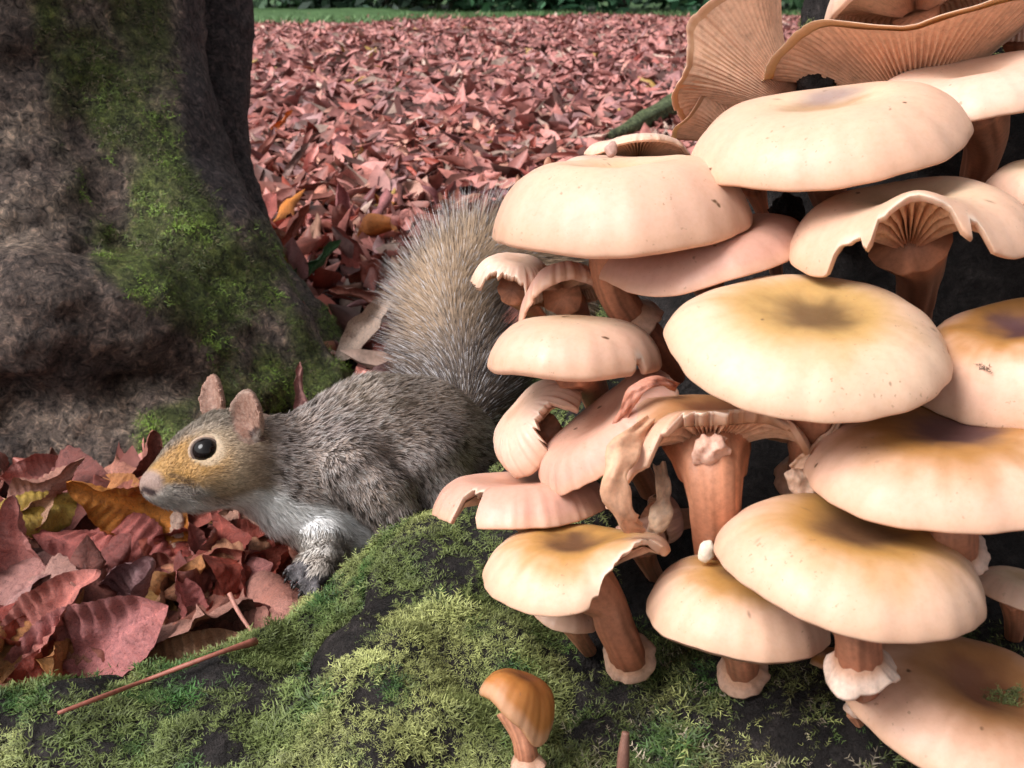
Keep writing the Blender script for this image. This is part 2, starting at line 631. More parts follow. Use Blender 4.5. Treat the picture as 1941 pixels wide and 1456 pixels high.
def stump_moss_col(p, rng):
    x, y, d = proj(p)
    a = noise(p*28, 51)*0.5+0.5
    b = noise(p*75, 52)*0.5+0.5
    bright = np.array([0.33, 0.35, 0.125])
    mid = np.array([0.145, 0.18, 0.055])
    dark = np.array([0.035, 0.10, 0.02])
    brown = np.array([0.13, 0.09, 0.045])
    c = lerp(lerp(np.tile(mid, (len(p), 1)), bright, sstep(0.42, 0.75, a)), dark, sstep(0.55, 0.95, b))
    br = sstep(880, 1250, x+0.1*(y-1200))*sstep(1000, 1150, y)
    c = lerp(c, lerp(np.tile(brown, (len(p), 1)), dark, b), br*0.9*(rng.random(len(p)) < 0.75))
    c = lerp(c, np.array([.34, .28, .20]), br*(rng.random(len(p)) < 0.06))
    tf = 1+0.35*noise(p*140, 57)
    return c*tf[:, None]*(0.55+0.8*rng.random((len(p), 1)))

def moss_mesh(p, n, rng, size, colfn, leaflets=5, up=0.35):
    """feathery moss fronds: a bent stalk with pairs of small pointed leaves"""
    m = len(p)
    rv = nrm(rng.normal(size=(m, 3)))
    tan = nrm(rv - n*np.einsum('ij,ij->i', rv, n)[:, None])
    down = nrm(np.array([0, 0, -1.0]) - n*(-n[:, 2])[:, None])
    lean = nrm(tan + 0.5*down)
    L = size*(0.5+0.7*rng.random(m))*(1+0.55*noise(p*85, 14)+0.3*noise(p*190, 15))
    d0 = nrm(n*0.8+lean*0.75)
    d1 = nrm(n*up*0.6+lean+np.array([0, 0, -0.25]))
    side0 = nrm(np.cross(d0, n)+1e-6)
    col = colfn(p, rng)
    V, C, Fc = [], [], []
    base = p - n*0.0012
    ts = np.linspace(0.12, 1.0, leaflets)
    off = 0
    # stalk: one thin triangle
    mid = base + d0*(L*0.5)[:, None]
    tip = mid + d1*(L*0.5)[:, None]
    w = (L*0.05)[:, None]
    V += [base-side0*w, base+side0*w, tip]
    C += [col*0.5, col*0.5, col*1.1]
    idx = np.arange(m)
    Fc.append(np.stack([idx, idx+m, idx+2*m], -1))
    off = 3
    for t in ts:
        c = np.where(t < 0.5, 1, 0)
        pos = base + d0*(L*min(t, 0.5))[:, None] + d1*(L*max(t-0.5, 0))[:, None]
        dr = d0 if t < 0.5 else d1
        for s in (-1, 1):
            ll = (L*(0.42-0.22*t)*(0.8+0.4*rng.random(m)))[:, None]
            jit = rng.normal(size=(m, 3))*0.42
            ld = nrm(side0*s*0.8+dr*0.75+n*0.25+jit)
            wv = nrm(np.cross(ld, n)+jit*0.5)*ll*0.115
            V += [pos-wv, pos+wv, pos+ld*ll]
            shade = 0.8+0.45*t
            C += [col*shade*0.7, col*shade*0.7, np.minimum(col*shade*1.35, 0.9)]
            Fc.append(np.stack([idx+off*m, idx+(off+1)*m, idx+(off+2)*m], -1))
            off += 3
    return np.vstack(V), np.vstack(Fc), np.vstack(C)

STUMP, STUMP_V, STUMP_Q = build_stump()

# ================================================================== the big tree on the left
def pc(px, py, d, r):
    return (P(px, py, d), r)
TREE = [
    # body of the trunk
    [(np.array([-0.50, 1.02, 0.75]), 0.19), (np.array([-0.50, 1.02, 0.25]), 0.20), (np.array([-0.50, 1.0, -0.02]), 0.27)],
    # front mossy buttress running down to the right
    [pc(190, -260, 1.0, 0.085), pc(205, 60, 0.98, 0.082), pc(250, 300, 0.95, 0.080), pc(350, 500, 0.93, 0.072), pc(470, 650, 0.93, 0.055), pc(590, 760, 0.93, 0.035), pc(640, 830, 0.93, 0.03)],
    # rear buttress at the right, behind a dark cleft
    [pc(385, -260, 1.17, 0.05), pc(388, 60, 1.16, 0.047), pc(392, 300, 1.14, 0.040), pc(455, 480, 1.12, 0.040), pc(560, 630, 1.08, 0.036), pc(660, 740, 1.05, 0.025)],
    # grey flank at the far left
    [pc(-60, -260, 0.92, 0.085), pc(-40, 200, 0.90, 0.085), pc(20, 500, 0.88, 0.09), pc(60, 640, 0.86, 0.075)],
    # folded swelling across the foot
    [pc(-120, 600, 0.80, 0.05), pc(60, 600, 0.80, 0.05), pc(230, 600, 0.83, 0.045), pc(360, 650, 0.87, 0.04), pc(470, 740, 0.89, 0.035)],
    # lower foot
    [pc(210, 800, 0.86, 0.05), pc(330, 880, 0.84, 0.05), pc(430, 960, 0.82, 0.05), pc(520, 1000, 0.82, 0.03)],
    [pc(40, 700, 0.84, 0.035), pc(150, 800, 0.82, 0.032), pc(200, 920, 0.80, 0.03)],
    [pc(-100, 760, 0.82, 0.03), pc(0, 800, 0.80, 0.035), pc(20, 900, 0.79, 0.03)],
]
def tree_sdf(p):
    d = None
    for ch in TREE:
        e = None
        for (a, ra), (b, rb) in zip(ch[:-1], ch[1:]):
            s = sd_cone(p, a, b, ra, rb)
            e = s if e is None else smin(e, s, 0.012)
        d = e if d is None else smin(d, e, 0.016)
    # hollows between the folds at the foot
    for px, py, dd, r in ((20, 770, 0.77, 0.026), (95, 830, 0.76, 0.03), (70, 900, 0.75, 0.03)):
        d = -smin(-d, np.linalg.norm(p-P(px, py, dd), axis=-1)-r, 0.012)
    return d
TREE_LOC = np.array([-0.50, 1.02, 0.0])
def tree_moss_amount(p, n):
    """where moss grows on the trunk, 0..1"""
    x, y, d = proj(p)
    pt = fbm(p*np.array([22, 22, 16]), 3, 71)
    lines = [(-200, 45, 300), (0, 60, 320), (150, 90, 330), (300, 110, 350), (420, 140, 430), (520, 190, 500), (600, 300, 570), (680, 420, 620), (730, 380, 680), (790, 260, 700), (850, 250, 420)]
    ly = [l[0] for l in lines]
    lo = np.interp(y, ly, [l[1] for l in lines])
    hi = np.interp(y, ly, [l[2] for l in lines])
    band = sstep(-18, 22, x-lo)*sstep(-18, 22, hi-x)
    edge = np.exp(-((x-hi+15)/45.0)**2)*0.35
    thin = np.interp(y, [-100, 150, 300, 450, 700, 800], [0.02, 0.02, 0.06, 0.2, 0.16, -0.05])
    m = band*sstep(-0.28, 0.12, pt+thin+edge)
    right = sstep(455, 480, x)*sstep(380, 520, y)*sstep(-0.1, 0.25, pt+0.05)   # on the rear buttress
    return np.maximum(m, right)*(d > 0.6)

def build_tree():
    h = 0.0065
    g, org = grid((-0.80, 0.62, -0.06), (-0.06, 1.30, 0.62), h)
    f = tree_sdf(g)
    near = np.abs(f) < 0.04
    q = g[near]*np.array([1, 1, 0.6])
    f[near] -= 0.008*fbm(q*24, 3, 41)+0.0035*noise(g[near]*90, 44)+0.004*noise(g[near]*np.array([30, 30, 80]), 43)*sstep(350, 100, proj(g[near])[0])
    v, q = surface_nets(f, org, h)
    root = empty('beech_tree', TREE_LOC)
    tag(root, 'grey barked tree with spreading mossy buttress roots behind the squirrel', 'tree')
    t = np.vstack([q[:, [0, 1, 2]], q[:, [0, 2, 3]]])
    cr = np.cross(v[t[:, 1]]-v[t[:, 0]], v[t[:, 2]]-v[t[:, 0]])
    vn = np.zeros_like(v)
    for k in range(3):
        np.add.at(vn, t[:, k], cr)
    vn = nrm(vn)
    x, y, d = proj(v)
    nz = fbm(v*30, 3, 61)
    nz2 = 0.6*noise(v*85, 62)+0.6*noise(v*150, 63)
    grey = np.array([0.15, 0.112, 0.096])
    pale = np.array([0.32, 0.25, 0.205])
    dk = np.array([0.055, 0.045, 0.045])
    c = lerp(np.tile(grey, (len(v), 1)), pale, sstep(-0.1, 0.5, nz+0.3*nz2))
    c = lerp(c, dk, sstep(0.1, 0.6, -nz+0.2*nz2)*0.7)
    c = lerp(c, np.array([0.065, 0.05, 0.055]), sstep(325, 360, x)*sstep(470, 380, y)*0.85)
    mm = tree_moss_amount(v, vn)
    mossc = lerp(np.tile(np.array([0.055, 0.075, 0.018]), (len(v), 1)), np.array([0.12, 0.17, 0.035]), sstep(-0.4, 0.5, nz2))
    c = lerp(c, mossc, mm*0.85)
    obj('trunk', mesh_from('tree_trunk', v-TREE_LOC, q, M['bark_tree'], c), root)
    p, n = sample_surface(v, q, 30000, RNG, lambda c, n: tree_moss_amount(c, n)**1.3)
    def mc(p, rng):
        a = noise(p*40, 81)*0.5+0.5
        x, y, d = proj(p)
        g = lerp(np.tile(np.array([0.075, 0.095, 0.024]), (len(p), 1)), np.array([0.20, 0.31, 0.05]), sstep(0.35, 0.75, a)*sstep(0, 400, y))
        g = lerp(g, np.array([0.13, 0.10, 0.06]), (rng.random(len(p)) < 0.2+0.35*sstep(420, 100, y))*0.85)
        return g*(0.6+0.8*rng.random((len(p), 1)))
    mv, mf, mcol = moss_mesh(p, n, RNG, 0.0075, mc, leaflets=3, up=0.2)
    mo = obj('moss', mesh_from('tree_moss', mv-TREE_LOC, mf, M['moss'], mcol, smooth=False), root)
    tag(mo, kind='stuff')
    return root
build_tree()
# ================================================================== mushrooms
PROF = {   # (radius, height) from the centre of the cap to its rolled rim
    'dome': [(0, .97), (.2, .985), (.42, 1.0), (.64, .93), (.82, .70), (.94, .38), (1.0, .08), (.99, -.02), (.965, -.05)],
    'dep':  [(0, .84), (.13, .86), (.32, .96), (.52, 1.0), (.72, .88), (.88, .58), (.97, .25), (1.0, .03), (.985, -.04), (.96, -.06)],
    'deep': [(0, .70), (.14, .74), (.34, .92), (.54, 1.0), (.73, .90), (.88, .60), (.97, .25), (1.0, .03), (.985, -.04), (.96, -.06)],
    'flat': [(0, .80), (.2, .84), (.45, .97), (.68, 1.0), (.86, .72), (.96, .32), (1.0, .04), (.985, -.03), (.96, -.05)],
    'cone': [(0, 1.06), (.12, 1.0), (.35, .86), (.6, .66), (.82, .38), (.95, .14), (1.0, .0), (.985, -.04), (.965, -.04)],
    'bell': [(0, 1.0), (.3, .99), (.6, .90), (.82, .68), (.95, .36), (1.0, .05), (.97, -.08), (.93, -.1)],
    'funnel': [(0, .0), (.12, .03), (.26, .22), (.45, .50), (.66, .74), (.86, .92), (.97, 1.0), (1.0, 1.0), (.985, .985)],
}
TONE = {   # centre, middle, rim
    'cream':  ((.52, .31, .17), (.80, .56, .38), (.78, .48, .34)),
    'cream2': ((.70, .45, .27), (.80, .55, .38), (.77, .47, .34)),
    'yellow': ((.16, .075, .035), (.56, .29, .085), (.79, .50, .35)),
    'olive':  ((.17, .095, .04), (.58, .35, .13), (.81, .54, .38)),
    'dark':   ((.10, .042, .04), (.45, .21, .06), (.77, .47, .34)),
    'pink':   ((.52, .24, .16), (.71, .39, .28), (.70, .38, .29)),
    'brown':  ((.24, .09, .045), (.44, .20, .08), (.73, .43, .30)),
    'rust':   ((.22, .07, .025), (.34, .12, .03), (.45, .17, .04)),
    'pale':   ((.62, .38, .26), (.76, .50, .37), (.80, .54, .42)),
}
def cap_frame(px, py, d, e, roll):
    c = P(px, py, d)
    w = nrm(CAM-c)
    rt = nrm(np.cross(UPC, w))
    u = np.cross(w, rt)
    ce, se, cr, sr = math.cos(e), math.sin(e), math.cos(roll), math.sin(roll)
    Z = ce*(cr*u-sr*rt)+se*w
    X = cr*rt+sr*u
    return c, X, np.cross(Z, X), Z

NM = [0]
def mushroom(label, cx, cy, d, hw, b, h, roll=0, prof='dep', tone='cream', wav=(0.03, 0.05), notch=(), lift=(),
             th=0.62, stem=None, sr=(26, 22), ring=None, ring_w=1.7, gills=64, ctr=0.42, seed=None, name='honey_mushroom',
             group='honey mushrooms on the stump', reach=True, specks=True, ragged=0.0, stain=None, ring_c=(.58, .35, .25)):
    """cap centre at photo point (cx, cy), depth d; hw, b, h = half width, half height of the rim ellipse and height, in photo pixels"""
    NM[0] += 1
    seed = NM[0]*13 if seed is None else seed
    rg = np.random.default_rng(seed)
    s = d/F
    e = math.asin(max(-0.98, min(0.98, b/hw)))
    c, X, Y, Z = cap_frame(cx, cy, d, e, R(roll))
    Rr, H = hw*s, h*s
    nth = 180
    th_ = np.linspace(0, 2*np.pi, nth, endpoint=False)
    prf = catmull(PROF[prof], 34)
    def angd(t0):
        return (th_-R(t0)+np.pi) % (2*np.pi)-np.pi
    ph = rg.random(8)*6.28
    Rm = 1+wav[0]*(np.cos(2*th_+ph[0])*0.6+np.cos(3*th_+ph[1])*0.5+np.cos(5*th_+ph[2])*0.3)
    Rm = Rm+0.006*np.cos(11*th_+ph[3])+0.004*np.cos(23*th_+ph[4])
    if ragged:
        Rm = Rm+ragged*noise(np.stack([np.cos(th_)*9, np.sin(th_)*9, 0*th_+seed], -1), 5)*0.7+ragged*0.5*noise(np.stack([np.cos(th_)*26, np.sin(th_)*26, 0*th_+seed], -1), 6)
    torn = np.zeros(nth)
    Nt = np.ones(nth)
    for t0, wd, dp in notch:
        k = angd(t0)/R(wd)
        jag = 0.22*noise(np.stack([th_*9, 0*th_, 0*th_+seed], -1), 3)+0.16*noise(np.stack([th_*24, 0*th_, 0*th_+seed], -1), 4)
        m = sstep(1.0, 0.60, np.abs(k)+jag)
        Nt = Nt*(1-dp*m*(1+jag))
        torn = np.maximum(torn, m)
    zr = wav[1]*(np.cos(2*th_+ph[5])*0.7+np.cos(3*th_+ph[6])*0.6+np.cos(5*th_+ph[7])*0.35)
    for t0, wd, am in lift:
        zr = zr+am*np.exp(-(angd(t0)/R(wd))**2)
    def surf(r, z, zat, k1):
        """profile arrays -> world points, shape (len(r), nth, 3); notches cut the cap short"""
        off = None
        rn = r[:, None]*Nt[None]
        zz = zat(rn)
        if k1 < len(r):
            zz[k1:] = zat(np.tile(Nt, (len(r)-k1, 1)))+(z[k1:]-z[k1-1])[:, None]
        rr = rn*np.where(rn > 0.3, 1+(Rm[None]-1)*sstep(0.25, 1, rn), 1)
        zz = zz*H+zr[None]*Rr*(np.clip(rn, 0, 1)**2.4)
        if off is not None:
            zz = zz+off
        xx = rr*np.cos(th_)[None]*Rr
        yy = rr*np.sin(th_)[None]*Rr
        g = np.stack([xx*38, yy*38, 0*xx+seed], -1)
        zz = zz+(0.05*H*noise(g*0.8, 8)+0.018*H*noise(g*2.6, 18))*sstep(0.1, 0.5, rn)
        return c+xx[..., None]*X+yy[..., None]*Y+zz[..., None]*Z, rr
    kt = int(np.argmax(prf[:, 0]))+1
    ztp = lambda q: np.interp(q, prf[:kt, 0], prf[:kt, 1])
    top, rr = surf(prf[:, 0], prf[:, 1], ztp, kt)
    # underside of the flesh, from the rim lip back to the middle
    ru = np.linspace(0.955, 0.06, 10)
    ip = PROF[prof]
    k1 = int(np.argmax([q[0] for q in ip]))+1
    ztop = np.interp(ru, [q[0] for q in ip[:k1]], [q[1] for q in ip[:k1]])
    zun = ztop-np.maximum(th*(1-ru**2.2), 0.0) if prof == 'funnel' else ztop-(0.13+0.42*(1-ru)**1.3)
    if prof != 'funnel':
        zun[0] = -0.03
    zbt = lambda q: np.interp(q, ru[::-1], zun[::-1])
    under, _ = surf(ru, zun, zbt, len(ru))
    capv = np.vstack([top.reshape(-1, 3), under.reshape(-1, 3)])
    nrow = len(prf)+len(ru)
    f = grid_faces(nrow, nth, True)
    # colour of the skin
    rad0 = np.concatenate([np.repeat(prf[:, 0], nth), np.repeat(ru, nth)])
    ang = np.tile(th_, nrow)
    rad = rad0*np.tile(Nt, nrow)
    loc2 = np.stack([rad*np.cos(ang)*3, rad*np.sin(ang)*3, 0*rad+seed], -1)
    nz = fbm(loc2*1.3, 3, 7)
    streak = noise(np.stack([np.cos(ang)*14, np.sin(ang)*14, rad*1.2+seed], -1), 9)
    C0, C1, C2 = (np.array(q) for q in TONE[tone])
    tt = rad+0.20*nz+0.04*streak*rad
    col = lerp(np.tile(C0, (len(rad), 1)), C1, sstep(ctr*0.25, ctr, tt))
    col = lerp(col, C2, sstep(ctr*0.9, min(0.98, ctr+0.42), tt))
    col = col*(1+0.05*streak*sstep(0.3, 0.9, rad)+0.05*nz)[:, None]*0.96
    lipm = sstep(0.93, 1.0, rad0)*(np.arange(len(rad)) < len(prf)*nth)
    col = lerp(col, np.array([.68, .40, .26]), lipm*0.55)
    tm = np.tile(torn, nrow)*sstep(0.93, 0.99, rad0)
    col = lerp(col, np.array([.80, .60, .48]), tm*0.8)
    under_i = np.arange(len(rad)) >= len(prf)*nth
    col[under_i] = np.array([.55, .29, .17])
    if specks:
        for _ in range(rg.integers(2, 6)):
            a, q, w = rg.random()*6.28, 0.2+0.7*rg.random(), 0.010+0.022*rg.random()
            dd = np.hypot(rad*np.cos(ang)-q*np.cos(a), rad*np.sin(ang)-q*np.sin(a))
            col = lerp(col, np.array([.20, .11, .07]), 0.75*sstep(w, w*0.3, dd)*(~under_i))
    if stain:
        sx, sy, sw, sh, scol = stain
        dd = np.hypot((rad*np.cos(ang)-sx)/sw, (rad*np.sin(ang)-sy)/sh)+0.25*nz
        col = lerp(col, np.array(scol), 0.7*sstep(1.0, 0.2, dd)*(~under_i))
    # stem path
    if stem is None:
        stem = [(cx, cy+h*0.9), (cx+8, cy+h*0.9+70)]
    base_px = stem[-1]
    pts = [c+Z*H*(0.02 if prof == 'funnel' else 0.0)]
    n_s = len(stem)
    if reach:
        dh = stump_hit(base_px[0], base_px[1])+0.004
        dh = min(max(dh, d), d+0.16)
    else:
        dh = d+0.01
    for k, q in enumerate(stem):
        t = (k+1)/n_s
        dd = q[2] if len(q) > 2 else d+(dh-d)*t**1.6
        pts.append(P(q[0], q[1], dd))
    if reach:
        pts.append(P(base_px[0]+4, base_px[1]+16, (base_px[2] if len(base_px) > 2 else dh)+0.018))
    base = np.array(pts[-1])
    root = empty(name, base)
    tag(root, label, 'mushroom', group)
    obj('cap', mesh_from('cap', capv-base, f, M['cap'], np.clip(col, 0, 1)), root)
    # gills: thin radial plates under the cap
    ng = gills
    gth = np.linspace(0, 2*np.pi, ng*4, endpoint=False)
    patt = np.tile([0.0, 0.15, 1.0, 0.85], ng)
    gr = np.linspace(0.93, 0.13, 9)
    gRm = np.interp(gth, np.append(th_, 2*np.pi), np.append(Rm, Rm[0]))
    gzr = np.interp(gth, np.append(th_, 2*np.pi), np.append(zr, zr[0]))
    gNt = np.interp(gth, np.append(th_, 2*np.pi), np.append(Nt, Nt[0]))
    grn = gr[:, None]*gNt[None]
    zg = zbt(grn)
    dsc = 0.22 if prof == 'funnel' else 1.0
    dep = dsc*np.interp(gr, [0, 0.13, 0.4, 0.75, 0.90, 0.93], [0.10, 0.16, 0.15, 0.09, 0.02, 0.0])*Rr
    rr2 = grn*(1+(gRm[None]-1)*sstep(0.25, 1, grn))
    zz = zg*H+gzr[None]*Rr*(grn**2.4)-0.0006-(dep[:, None]*(0.35+0.65*gNt[None]**3))*patt[None]
    wob = 0.012*noise(np.stack([gr[:, None]*5+0*gth, np.cos(gth)[None]*6+0*gr[:, None], np.sin(gth)[None]*6+0*gr[:, None]], -1), seed)
    gx, gy = rr2*np.cos(gth[None]+wob)*Rr, rr2*np.sin(gth[None]+wob)*Rr
    gv = c+gx[..., None]*X+gy[..., None]*Y+zz[..., None]*Z
    gc = lerp(np.tile(np.array([.50, .24, .14]), (gv.size//3, 1)), np.array([.70, .42, .27]), np.tile(patt, len(gr)))
    if prof == 'funnel':
        gc = gc*0.25+np.array([.68, .41, .28])*0.75
    gc = lerp(gc, np.array([.44, .16, .09]), sstep(0.45, 0.13, np.repeat(gr, ng*4))*0.7)
    gc = gc*(1+0.18*noise(np.stack([gx.ravel()*90, gy.ravel()*90, 0*gx.ravel()+seed], -1), 3))[:, None]
    obj('gills', mesh_from('gills', gv.reshape(-1, 3)-base, grid_faces(len(gr), ng*4, True), M['gill'], gc, smooth=False), root)
    # stem
    r0, r1 = sr[0]*s, sr[1]*s
    rads = [r0*1.6]+[r0+(r1-r0)*(k/max(1, n_s-1)) for k in range(n_s)]
    if n_s > 1:
        rads[1] = r0*1.05
    if reach:
        rads.append(r1)
    v, ff, al, an = tube(pts, rads, 26, 40, 0.10, seed)
    st = 0.6*noise(np.stack([np.cos(an)*6, np.sin(an)*6, al*2+seed], -1), 3)+0.7*noise(np.stack([np.cos(an)*17, np.sin(an)*17, al*2.5+seed], -1), 4)
    sc_ = lerp(np.tile(np.array([.52, .23, .13]), (len(v), 1)), np.array([.34, .11, .055]), sstep(0.15, 0.9, al))
    sc_ = sc_*(1+0.38*st)[:, None]
    sto = obj('stem', mesh_from('stem', v-base, ff, M['stem'], np.clip(sc_, 0, 1)), root)
    if ring is not None:
        make_ring(pts, rads, ring, ring_w, base, root, rg, ring_c)
    return root

def make_ring(pts, rads, t, wid, base, root, rg, col=(.80, .58, .44)):
    """frilly skirt round the stem"""
    q = catmull(np.hstack([np.asarray(pts), np.asarray(rads)[:, None]]), 60)
    k = int(t*59)
    cc, rr = q[k, :3], q[k, 3]
    tg, n1, n2 = frames(q[:, :3])
    tg, n1, n2 = tg[k], n1[k], n2[k]
    th = np.linspace(0, 2*np.pi, 48, endpoint=False)
    pr = [(0.92, -0.45), (1.05, -0.30), (1.0+(wid-1)*0.6, 0.12), (wid, 0.42), (wid*1.02, 0.55), (wid*0.93, 0.60), (1.0+(wid-1)*0.5, 0.34), (0.9, 0.1)]
    ph = rg.random(3)*6.28
    cs = np.stack([np.cos(th), np.sin(th), 0*th+ph[0]*9], -1)
    wv = 1+0.42*noise(cs*1.4, 2)+0.30*noise(cs*4.5, 3)
    rows = []
    for a, b in pr:
        m = max(0, (a-1)/(wid-1))
        ra = rr*(1+(a-1)*np.where(a > 1, wv, 1))
        zz = rr*(b+0.45*m*noise(cs*1.7, 5)+0.22*m*noise(cs*5, 6))
        rows.append(cc+np.outer(ra*np.cos(th), n1)+np.outer(ra*np.sin(th), n2)+zz[:, None]*tg)
    v = np.vstack(rows)
    c = np.tile(np.array(col), (len(v), 1))*(0.9+0.2*rg.random((len(v), 1)))
    c[:96] = np.array([.55, .30, .19])
    obj('ring', mesh_from('ring', v-base, grid_faces(len(pr), 48, True)[:, ::-1], M['stem'], np.clip(c, 0, 1)), root)

MU = mushroom
# ---- top of the cluster
MU('upturned tan mushroom with gills outside, standing alone at the top of the cluster', 1490, 190, 0.47, 150, -26, 176, 48, 'funnel', 'pink', (0.10, 0.12), th=0.10, ragged=0.04, lift=[(180, 30, -0.40), (265, 14, 0.14), (320, 16, -0.14), (355, 18, 0.1)],
   stem=[(1500, 215), (1512, 260)], sr=(26, 22), gills=84, seed=3)
MU('small upturned mushroom with fine gills below the larger upturned one', 1408, 268, 0.485, 96, -20, 95, 38, 'funnel', 'pink', (0.08, 0.12), th=0.10, stem=[(1425, 285), (1440, 320)], sr=(16, 15), gills=70, seed=5)
MU('broad upturned mushroom with curled rim and pale gills at the very top', 1735, 192, 0.445, 262, -22, 128, 5, 'funnel', 'pale', (0.06, 0.05), th=0.08, ragged=0.025,
   lift=[(185, 22, -0.16), (235, 12, 0.06), (270, 14, -0.07), (310, 14, 0.05), (340, 14, -0.05)], stem=[(1735, 225), (1735, 280)], sr=(34, 28), gills=96, seed=11)
MU('pale mushroom with drooping rim behind the broad upturned one', 1735, 25, 0.50, 175, -46, 80, 8, 'flat', 'pale', (0.06, 0.10), lift=[(250, 40, 0.3)], stem=[(1760, 120), (1765, 170)], gills=80, seed=12)
MU('ragged edged mushroom cap beside dark bark at the top', 1925, 62, 0.47, 80, 22, 26, -6, 'flat', 'pink', (0.08, 0.08), ragged=0.10, stem=[(1930, 110), (1930, 150)], sr=(18, 16), seed=14)
MU('flat cream mushroom overlapping the upturned gilled one beneath the top', 1850, 188, 0.405, 206, 38, 62, 4, 'deep', 'pale', (0.04, 0.05), stem=[(1868, 260), (1852, 330), (1845, 380)], sr=(38, 30), seed=15)
MU('wide smooth cream mushroom with violet-grey smudge on its hollow top', 1566, 282, 0.385, 260, 62, 92, 4, 'dep', 'cream', (0.025, 0.035), stem=[(1570, 360), (1592, 420), (1598, 450)], sr=(36, 30), seed=16, ctr=0.3, stain=(0.05, 0.25, 0.35, 0.30, (.24, .17, .19)))
MU('small cap tucked under the wide smooth cream mushroom', 1425, 345, 0.425, 62, 14, 26, -8, 'dome', 'pink', stem=[(1440, 385), (1450, 420)], sr=(16, 14), seed=17)
# ---- left upper tier
MU('torn pinkish mushroom with a frayed gill edge behind the thick cream one', 1210, 296, 0.47, 102, -12, 26, -3, 'flat', 'pale', (0.05, 0.06), lift=[(300, 40, 0.15)], ragged=0.05, stem=[(1225, 350), (1240, 400)], sr=(18, 16), seed=18)
MU('low pale cap with crumbs on it, just behind the thick cream mushroom', 1185, 340, 0.445, 140, 10, 40, -4, 'dep', 'pale', (0.04, 0.04), stem=[(1195, 390), (1215, 440)], sr=(22, 20), seed=19)
MU('thick rounded cream mushroom with a ringed stem above the small broken caps', 1178, 436, 0.395, 243, 36, 128, 2, 'dep', 'cream2', (0.025, 0.025), stem=[(1150, 490, 0.398), (1165, 555, 0.404), (1205, 615, 0.412), (1262, 690, 0.43)], sr=(34, 38), ring=0.56, ring_w=1.5, seed=20, reach=True)
MU('glossy pink-tan mushroom tilted up under the thick cream one', 1335, 500, 0.395, 198, 36, 58, 9, 'flat', 'pink', (0.03, 0.05), lift=[(20, 40, 0.10)], stem=[(1345, 555), (1370, 620)], sr=(28, 26), seed=21)
MU('small round cap peeping out behind the glossy tilted mushroom', 1468, 462, 0.425, 52, 12, 36, -10, 'dome', 'pink', stem=[(1470, 500), (1475, 540)], sr=(14, 13), seed=22)
MU('broken pale mushroom with a chewed front edge beside the squirrel\'s tail', 972, 548, 0.425, 78, 24, 62, -8, 'dome', 'pale', (0.05, 0.05), notch=[(255, 40, 0.20)], ragged=0.07, stem=[(1010, 590), (1052, 640)], sr=(18, 18), seed=23)
MU('split mushroom with a folded-down flap and dark hollow underside', 1066, 562, 0.412, 84, -18, 55, 4, 'bell', 'pink', (0.05, 0.08), lift=[(190, 36, -0.50), (300, 40, 0.22)], ragged=0.05, stem=[(1092, 585), (1106, 640), (1112, 680)], sr=(24, 26), seed=24)
MU('smooth domed cream mushroom with a nick in its right edge, by the squirrel\'s tail', 1086, 688, 0.39, 162, 26, 88, -1, 'bell', 'cream2', (0.03, 0.03), notch=[(318, 5, 0.035)], stem=[(1118, 725), (1142, 790), (1150, 830)], sr=(30, 29), seed=25)
# ---- right side and middle
MU('mushroom with an arched bite in its rim baring gills and trumpet stem', 1722, 448, 0.365, 228, 44, 84, 3, 'deep', 'cream', (0.04, 0.05), notch=[(272, 24, 0.12), (240, 8, 0.10), (301, 6, 0.08)], lift=[(274, 21, 0.30), (225, 22, -0.10), (322, 20, -0.10)], th=0.7,
   stem=[(1742, 500), (1736, 570), (1735, 640)], sr=(46, 38), seed=26)
MU('pale brown cap edge jutting in beside the dark red stem', 1965, 365, 0.385, 102, 26, 56, 4, 'dome', 'cream2', stem=[(1960, 430), (1960, 480)], sr=(22, 20), seed=27)
MU('large creamy mushroom with olive dimpled centre in the middle of the cluster', 1530, 662, 0.345, 260, 118, 84, -7, 'dep', 'olive', (0.03, 0.03), stem=[(1542, 800, 0.352), (1536, 850, 0.362), (1528, 905, 0.38)], sr=(44, 40), ring=0.72, ring_w=1.5, seed=29, ctr=0.42)
MU('yellow-brown mushroom with dark purple centre and scraps of moss', 1938, 712, 0.352, 204, 92, 112, 5, 'dep', 'dark', (0.03, 0.03), stem=[(1935, 830), (1930, 880)], sr=(40, 36), seed=30, ctr=0.45, stain=(-0.05, 0.15, 0.28, 0.26, (.10, .05, .07)))
MU('broad mushroom with brown shaded top and ringed stem above the yellow-topped one', 1795, 900, 0.335, 262, 92, 94, -2, 'dep', 'dark', (0.03, 0.03), stem=[(1805, 985, 0.322), (1808, 1025, 0.322), (1812, 1075, 0.335)], sr=(42, 38), ring=0.60, ring_c=(.70, .48, .38), ring_w=1.6, seed=31, ctr=0.5)
MU('large yellow-topped mushroom with a broad white stem ring', 1606, 1086, 0.325, 248, 98, 98, -12, 'dep', 'yellow', (0.02, 0.02), stem=[(1622, 1180, 0.312), (1626, 1222, 0.312), (1630, 1275, 0.318)], sr=(42, 40), ring=0.66, ring_w=1.62, ring_c=(.76, .55, .44), seed=32, ctr=0.5)
MU('rounded yellow-topped mushroom half hidden under the white-ringed one', 1398, 1172, 0.352, 174, 76, 92, -8, 'dome', 'yellow', (0.02, 0.03), stem=[(1402, 1225, 0.355), (1406, 1252, 0.36), (1410, 1285, 0.375)], sr=(36, 34), ring=0.62, ring_w=1.5, seed=33, ctr=0.42)
